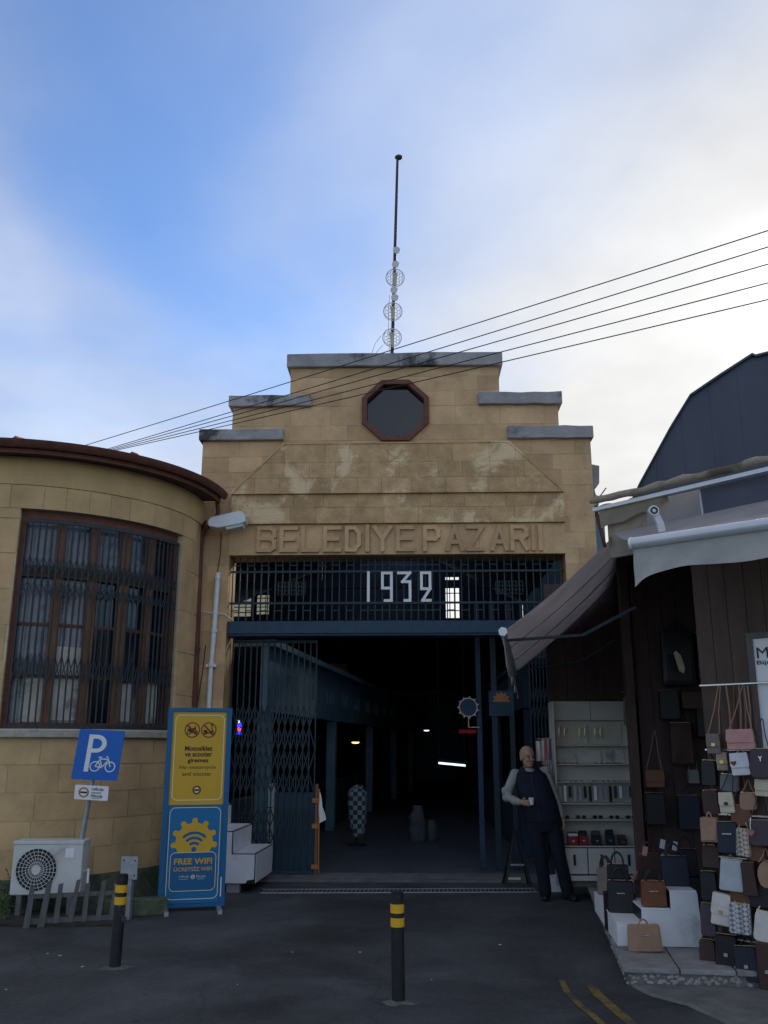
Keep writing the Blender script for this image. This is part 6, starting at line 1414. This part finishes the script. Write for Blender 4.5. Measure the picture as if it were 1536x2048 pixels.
def hand(mb, wrist, d, nrm, curl, thumb_side, sc=1.0):
    """palm and five separate fingers; d points along the hand, nrm out of the palm"""
    d = Vector(d).normalized(); nrm = Vector(nrm); nrm = (nrm - d * nrm.dot(d)).normalized(); s = d.cross(nrm) * thumb_side
    w0 = Vector(wrist); pc = w0 + d * .045 * sc
    X = Matrix((s, nrm, d)).transposed().to_4x4()
    mb.ball(pc, .04 * sc, .98, .42, 1.22, X=X); mb.ball(w0, .026 * sc, 1.05, .8, 1.1, X=X)
    for i, (off, ln) in enumerate(((.028, .072), (.0095, .080), (-.0095, .074), (-.028, .058))):
        p0 = pc + d * .036 * sc + s * off * sc; a = p0; q = 0; pts = [a - d * .014 * sc]
        for f_ in (.45, .32, .25):
            pts.append(a); q += curl; a = a + (d * math.cos(q) + nrm * math.sin(q)) * ln * f_ * sc
        pts.append(a); limb(mb, pts, [.0095 * sc, .0092 * sc, .0088 * sc, .0082 * sc, .0072 * sc], 8)
    t0 = w0 + d * .025 * sc + s * .032 * sc; t1 = t0 + (d * .6 + s * .6 + nrm * .45).normalized() * .038 * sc; t2 = t1 + (d * .7 - s * .05 + nrm * .7).normalized() * .030 * sc
    limb(mb, [t0 - s * .012 * sc, t0, t1, t2], [.013 * sc, .012 * sc, .0105 * sc, .0085 * sc], 8)
def man():
    base = PZ(1094, 1799, 0); X = TR(base, R(-4)); K = thing('person', 'bald man in navy vest and pale shirt holding a white cup in the doorway', 'person', base, R(-4))
    W = lambda *p: X @ Vector(p)
    def tf(mb): mb.v = [tuple(X @ Vector(v)) for v in mb.v]; return mb
    hc = Vector((-.165, -.055, 1.575)); Rm = Matrix.Rotation(R(22), 4, 'Z')    # head turned to his left
    H = lambda x, y, z: hc + (Rm @ Vector((x, y, z)))
    shR, shL = Vector((-.315, .0, 1.385)), Vector((.045, .0, 1.42)); elR, elL = Vector((-.425, -.04, 1.12)), Vector((.145, .02, 1.135)); wrR, wrL = Vector((-.275, -.20, 1.075)), Vector((.215, -.03, .90))
    hipR, hipL = Vector((-.12, .0, .86)), Vector((.095, .0, .86)); knR, knL = Vector((-.055, -.02, .47)), Vector((.155, -.02, .48)); anR, anL = Vector((-.01, .03, .09)), Vector((.245, .03, .09))
    b = MB()
    b.ball(H(0, .015, .035), .104, .80, 1.0, .95, 18, 14, X=Rm); b.ball(H(0, -.012, -.055), .072, .86, .92, .95, 16, 12, X=Rm); b.ball(H(0, -.055, -.092), .030, 1.15, .9, .7, X=Rm)
    b.tube([H(0, -.088, .018), H(0, -.110, -.022), H(0, -.098, -.038)], [.010, .016, .013], 8); b.ball(H(.012, -.092, -.034), .010); b.ball(H(-.012, -.092, -.034), .010)
    b.tube([H(-.045, -.080, .026), H(0, -.092, .022), H(.045, -.080, .026)], [.010, .010, .010], 8)
    b.ball(H(.035, -.070, -.03), .024, 1, .7, .8); b.ball(H(-.035, -.070, -.03), .024, 1, .7, .8)
    b.tube([H(-.024, -.080, -.063), H(0, -.088, -.062), H(.024, -.080, -.063)], [.006, .008, .006], 6)
    for s in (-1, 1): b.ball(H(s * .080, .012, -.012), .030, .35, .7, 1.1, X=Rm)
    limb(b, [hc + Vector((.004, .03, -.08)), hc + Vector((.02, .045, -.20))], [.056, .062])
    loft(b, [(-.02, .0, .84, .15, .11), (-.05, .0, 1.0, .17, .13), (-.10, .0, 1.2, .17, .12), (-.135, .01, 1.38, .16, .085), (-.145, .02, 1.45, .07, .06)])
    limb(b, [shR, elR, wrR], [.045, .038, .026]); limb(b, [shL, elL, wrL], [.045, .038, .026])
    limb(b, [hipR, knR, anR], [.075, .05, .035]); limb(b, [hipL, knL, anL], [.075, .05, .035])
    hand(b, wrR, (1.0, -.42, -.05), (-.30, -.75, -.1), .55, -1, .98); hand(b, wrL, (.12, -.08, -1.0), (-.7, -.2, 0), .35, 1, .98)
    fuse(tf(b), 'body', 'skin', K, .0065, 4)
    e = MB()
    for s in (-1, 1): e.ball(H(s * .032, -.083, .008), .0085, 1.2, .5, .6, 8, 6)
    tf(e).build('eyes', 'black', K)
    br = MB()
    for s in (-1, 1): br.tube([H(s * .016, -.096, .030), H(s * .034, -.092, .034), H(s * .05, -.080, .028)], .004, 5)
    tf(br).build('eyebrows', mat('greyhair', (.12, .11, .10), .9, .2, 30, 0), K)
    sh = MB(); limb(sh, [shR + Vector((.03, 0, .0)), shR, (shR + elR) / 2 + Vector((-.012, 0, 0)), elR, (elR + wrR) / 2, wrR - Vector((.02, -.02, -.002))], [.052, .060, .056, .054, .047, .040]); limb(sh, [shL - Vector((.03, 0, 0)), shL, (shL + elL) / 2, elL, (elL + wrL) / 2, wrL + Vector((-.01, 0, .03))], [.052, .058, .055, .050, .044, .038])
    for c, r in ((elR + Vector((.02, -.02, .02)), .05), (elR + Vector((-.008, .0, .07)), .056), (wrR + Vector((-.07, .04, .01)), .046), (elL + Vector((0, 0, -.05)), .052)): sh.ball(c, r, n=10, m=8)
    sh.tube([hc + Vector((.02, .035, -.175)), hc + Vector((.024, .042, -.13))], [.080, .070], 16)
    # shirt tail below the vest
    loft(sh, [(-.03, .0, .86, .195, .14), (-.05, .0, 1.0, .20, .15)])
    fuse(tf(sh), 'shirt', 'shirt', K, .009, 4)
    v = MB(); loft(v, [(-.012, .0, .845, .215, .155), (-.025, -.005, .92, .225, .168), (-.05, -.012, 1.05, .222, .172), (-.085, -.010, 1.18, .212, .158), (-.115, .0, 1.30, .205, .135), (-.130, .005, 1.39, .190, .110), (-.140, .018, 1.445, .125, .080), (-.142, .022, 1.475, .085, .070)])
    fuse(tf(v), 'vest', 'vest', K, .009, 3)
    z = MB(); z.tube([W(-.055, -.166, .86), W(-.080, -.186, 1.05), W(-.112, -.168, 1.19), W(-.135, -.118, 1.39)], .005, 5); z.build('vest_zip', 'grille', K)
    t = MB(); loft(t, [(-.012, .0, .74, .16, .12), (-.012, .0, .84, .195, .14), (-.015, .0, .92, .195, .14)])
    limb(t, [hipR, (hipR + knR) / 2, knR, (knR + anR) / 2, anR + Vector((0, 0, -.02))], [.115, .100, .082, .076, .072]); limb(t, [hipL, (hipL + knL) / 2, knL, (knL + anL) / 2, anL + Vector((0, 0, -.02))], [.115, .100, .082, .076, .072])
    fuse(tf(t), 'trousers', 'trousers', K, .011, 4)
    for nm, a, yw in (('shoe', anR, -8), ('shoe', anL, 22)):
        s = MB(); Xs = Matrix.Rotation(R(yw), 4, 'Z'); q = lambda x, y, z: Vector((a.x, a.y, 0)) + Xs @ Vector((x, y, z))
        s.ball(q(0, .0, .045), .045, .95, 1.1, 1.0); s.ball(q(0, -.09, .036), .046, .95, 1.5, .78); s.ball(q(0, -.155, .030), .040, .98, 1.0, .75); s.box(-.04, .04, -.18, .05, .0, .03, Matrix.Translation((a.x, a.y, 0)) @ Xs)
        fuse(tf(s), nm, 'shoe', K, .008, 3)
    # white cup in his right hand
    cp = wrR + Vector((.118, -.072, .012)); C_ = W(*cp)
    Q = thing('paper_cup', 'small white cup in the hand of the man', 'cup', C_ - Vector((0, 0, .035)))
    prof = [(.022, -.036), (.0235, -.03), (.031, .034), (.0335, .037), (.0335, .041), (.030, .041), (.0225, -.03)]
    MB().lathe(prof, 18, C_).build('cup', 'white', Q, smooth=True); MB().lathe([(.028, .012), (.028, .018)], 16, C_).build('tea', 'choc_tea' if 'choc_tea' in M else 'rust', Q)
man()

# ---------------------------------------------------------------- small things in the doorway
def doorway():
    # white cloth and orange cord on the gate edge
    x = FP(634, 1600, GD)[0]; zt = fz(634, 1568, GD)
    P_ = thing('gate_post', 'old wooden closing post at the free edge of the half-closed gate', 'post', FF(x, GD, 0.03))
    MB().box(x - .022, x + .016, -.02, .03, .032, zt, TR(FF(0, GD, 0), FYAW)).build('post', 'oldwood', P_)
    MB().tube([FF(x + .03, GD - .03, zt - .06), FF(x + .036, GD - .035, .9), FF(x + .034, GD - .032, .45), FF(x + .04, GD - .03, .05)], .012, 6).build('cord', 'orange', P_, smooth=True)
    for z in (.62, .62 + .33, .10): MB().box(x - .06, x + .03, -.035, -.021, z, z + .06, TR(FF(0, GD, 0), FYAW)).build('hinge_strap', 'orange', P_)
    a, b = FP(638, 1585, GD), FP(650, 1652, GD); top = FF(a[0] + .01, GD - .05, a[1])
    o = MB().grid(lambda u, v: top + FXD * ((.012 + .085 * v) * u + .005 * math.sin(v * 9)) + Vector((0, -.02 * math.sin(u * 6 + v * 3) * v, -(.40 - .05 * u * (1 if v > .5 else 0)) * v)), 8, 10, (0, .003, 0)).build('rag', 'cloth_white', None, smooth=True); tag(o, 'white rag hanging from the free edge of the gate', 'cloth')
    # posts and hanging signs inside the right of the doorway
    d = 1.0
    for u, m, w_, lb in ((960, 'halldark', .07, 'dark post under the ring sign inside the doorway'), (991, 'gate', .08, 'blue-grey post under the dark gear sign'), (1026, 'gate', .07, 'blue-grey post beside the head of the man')):
        x = fx(u, 1500, d); tag(MB().box(x - w_ / 2, x + w_ / 2, -.03, .03, .03, LINZ + .6, TR(FF(0, d, 0), FYAW)).build('iron_post', m), lb, 'post')
    c = FP(936, 1415, d); r = abs(fx(957, 1415, d) - c[0]); K = thing('ring_sign', 'hanging wheel-shaped ring sign with small teeth inside the doorway', 'sign', FF(c[0], d, c[1]))
    f = lambda x, y, z: FF(c[0] + x, d - .06 + y, c[1] + z)
    MB().tube([f(r * .84 * math.cos(2 * math.pi * i / 36), 0, r * .84 * math.sin(2 * math.pi * i / 36)) for i in range(37)], .009, 6, cap=False).build('ring', 'dishtan', K, smooth=True)
    MB().prism([(r * .83 * math.cos(2 * math.pi * i / 36), r * .83 * math.sin(2 * math.pi * i / 36)) for i in range(36)], -.003, .003, f).build('disc', 'halldark', K)
    for k in range(11):
        q = 2 * math.pi * k / 11 + .28; MB().prism([(r * math.cos(q + t) * s, r * math.sin(q + t) * s) for t, s in ((-.11, .88), (.11, .88), (0, 1.10))], -.008, .006, f).build('tooth', 'dishtan', K)
    MB().tube([f(0, 0, -r * .86), f(0, 0, -r * 1.85)], .008, 5).build('stem', 'dishtan', K); MB().tube([f(0, 0, -r * 1.85), FF(fx(960, 1500, d), d - .03, c[1] - r * 1.85)], .008, 5).build('bracket', 'dishtan', K)
    x0, x1 = fx(977, 1400, d), fx(1026, 1400, d); z0, z1 = fz(1000, 1432, d), fz(1000, 1382, d); G = thing('gear_board', 'dark teal board with faded orange gear hung on the inner posts', 'sign', FF(x0, d, z0))
    MB().box(x0, x1, -.075, -.045, z0, z1, TR(FF(0, d, 0), FYAW)).build('board', 'navy', G); cx = (x0 + x1) / 2; ff = lambda x, y, z: FF(x, d - .075 + y, z)
    gp = []
    for k in range(11):
        for da, rr_ in ((-9, .10), (-6, .125), (6, .125), (9, .10)): gp.append((cx + rr_ * math.cos(R(90 + k * 360 / 11 + da)), z0 + .22 + rr_ * math.sin(R(90 + k * 360 / 11 + da))))
    gp = clip(gp, (-9, z0 + .2), (9, z0 + .2), True); MB().prism(gp, -.006, .002, ff).build('gear_emblem', 'orange', G)
    mb = MB()
    for k in range(3): mb.prism(rect(x0 + .05, x1 - .05, z0 + .04 + k * .05, z0 + .058 + k * .05), -.004, .002, ff)
    mb.build('faded_lines', 'gate', G)
    # checked dress on a stand, deep in the hall
    p = PZ(714, 1690, .03); Y = p.y; Kd = thing('dress_stand', 'blue and white checked dress on a stand in the dark hall', 'dress', p)
    cm = mat('checkcloth', (.3, .38, .42), .85, .1, 8, .1, coord='object'); t = cm.node_tree; bs = [n for n in t.nodes if n.type == 'BSDF_PRINCIPLED'][0]; ck = t.nodes.new('ShaderNodeTexChecker'); ck.inputs['Scale'].default_value = 13; tcn = t.nodes.new('ShaderNodeTexCoord'); t.links.new(tcn.outputs['Object'], ck.inputs[0]); ck.inputs[1].default_value = (.30, .38, .42, 1); ck.inputs[2].default_value = (.05, .07, .10, 1)
    for l in list(bs.inputs['Base Color'].links): t.links.remove(l)
    t.links.new(ck.outputs[0], bs.inputs['Base Color'])
    z_ = lambda v: PY(714, v, Y).z; w_ = (PY(735, 1600, Y).x - PY(693, 1600, Y).x) / 2
    secs = [(p.x + .02, Y, z_(1672), w_ * .55, .10), (p.x + .01, Y, z_(1640), w_ * .85, .13), (p.x, Y, z_(1600), w_ * .95, .14), (p.x, Y, z_(1582), w_ * .9, .12), (p.x + .02, Y, z_(1570), w_ * .35, .06)]
    mb = MB(); loft(mb, secs); mb.build('dress', cm, Kd, smooth=True); MB().tube([p, Vector((p.x, p.y, z_(1565)))], .015, 8).build('pole', 'grille', Kd); MB().lathe([(.16, 0), (.16, .02), (.02, .03)], 16, p).build('foot', 'grille', Kd)
    # pale wrapped sacks
    for u, v, h, r_, lb in ((835, 1682, .62, .17, 'tall pale plastic-wrapped sack standing in the dark hall'), (862, 1680, .36, .12, 'short pale tied sack beside the tall one in the hall')):
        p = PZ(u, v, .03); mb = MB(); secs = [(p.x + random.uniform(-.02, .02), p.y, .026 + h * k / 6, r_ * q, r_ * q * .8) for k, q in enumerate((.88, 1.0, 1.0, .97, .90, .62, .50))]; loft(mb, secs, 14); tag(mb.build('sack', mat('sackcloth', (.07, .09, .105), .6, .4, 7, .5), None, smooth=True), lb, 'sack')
    # yellow plank, white carton, black holdall by the man
    p = PZ(1027, 1759, .03); tag(MB().box(-.10, .09, -.03, .04, 0.001, .022, TR(p, R(4))).build('wedge', 'cream_print'), 'small yellow board lying on the threshold', 'board')
    p = PZ(1104, 1776, 0); p = Vector((PY(1104, 1770, 11.75).x, 11.75, 0)); Cn = thing('carton', 'white carton on the ground behind the legs of the man', 'carton', p, R(5)); MB().box(-.09, .09, -.1, .1, .001, .17, TR(p, R(5))).build('carton_box', 'white', Cn); MB().box(-.02, .02, -.101, .101, .1705, .172, TR(p, R(5))).build('tape', 'dishtan', Cn)
    p = PZ(1032, 1770, .0); p.y = 12.2; p.x = PY(1032, 1700, 12.2).x
    St = thing('trestle', 'dark trestle stand with crossed legs beside the man', 'stand', p)
    for s in (-1, 1):
        MB().bar(Vector((p.x + s * .16, p.y - .1, 0.001)), Vector((p.x + s * .02, p.y, .62)), .03, .03).build('leg', 'black', St); MB().bar(Vector((p.x + s * .16, p.y + .15, 0.001)), Vector((p.x + s * .02, p.y + .03, .62)), .03, .03).build('leg', 'black', St)
    MB().bar(Vector((p.x - .05, p.y + .015, .63)), Vector((p.x + .05, p.y + .015, .63)), .08, .03, side=(0, 1, 0)).build('top', 'black', St); MB().bar(Vector((p.x - .1, p.y - .055, .25)), Vector((p.x + .1, p.y - .055, .25)), .02, .02).build('brace', 'galv', St)
    # goods seen through the gate
    for u, v0, v1, w_, lb, m in ((530, 1568, 1700, .22, 'pale display case behind the scissor gate', 'pvc'),):
        p = PZ(u, 1735, .03); p.y = 13.9; p.x = PY(u, 1650, 13.9).x; z1 = PY(u, v0, 13.9).z; Kc = thing('display_case', lb, 'cabinet', (p.x, p.y, .03)); MB().box(p.x - w_ / 2, p.x + w_ / 2, p.y, p.y + .25, .03, z1).build('body', m, Kc)
        for k in (.35, .7): MB().box(p.x - w_ / 2 + .005, p.x + w_ / 2 - .005, p.y - .01, p.y - .001, .03 + (z1 - .03) * k, .045 + (z1 - .03) * k).build('shelf_edge', 'black', Kc)
doorway()
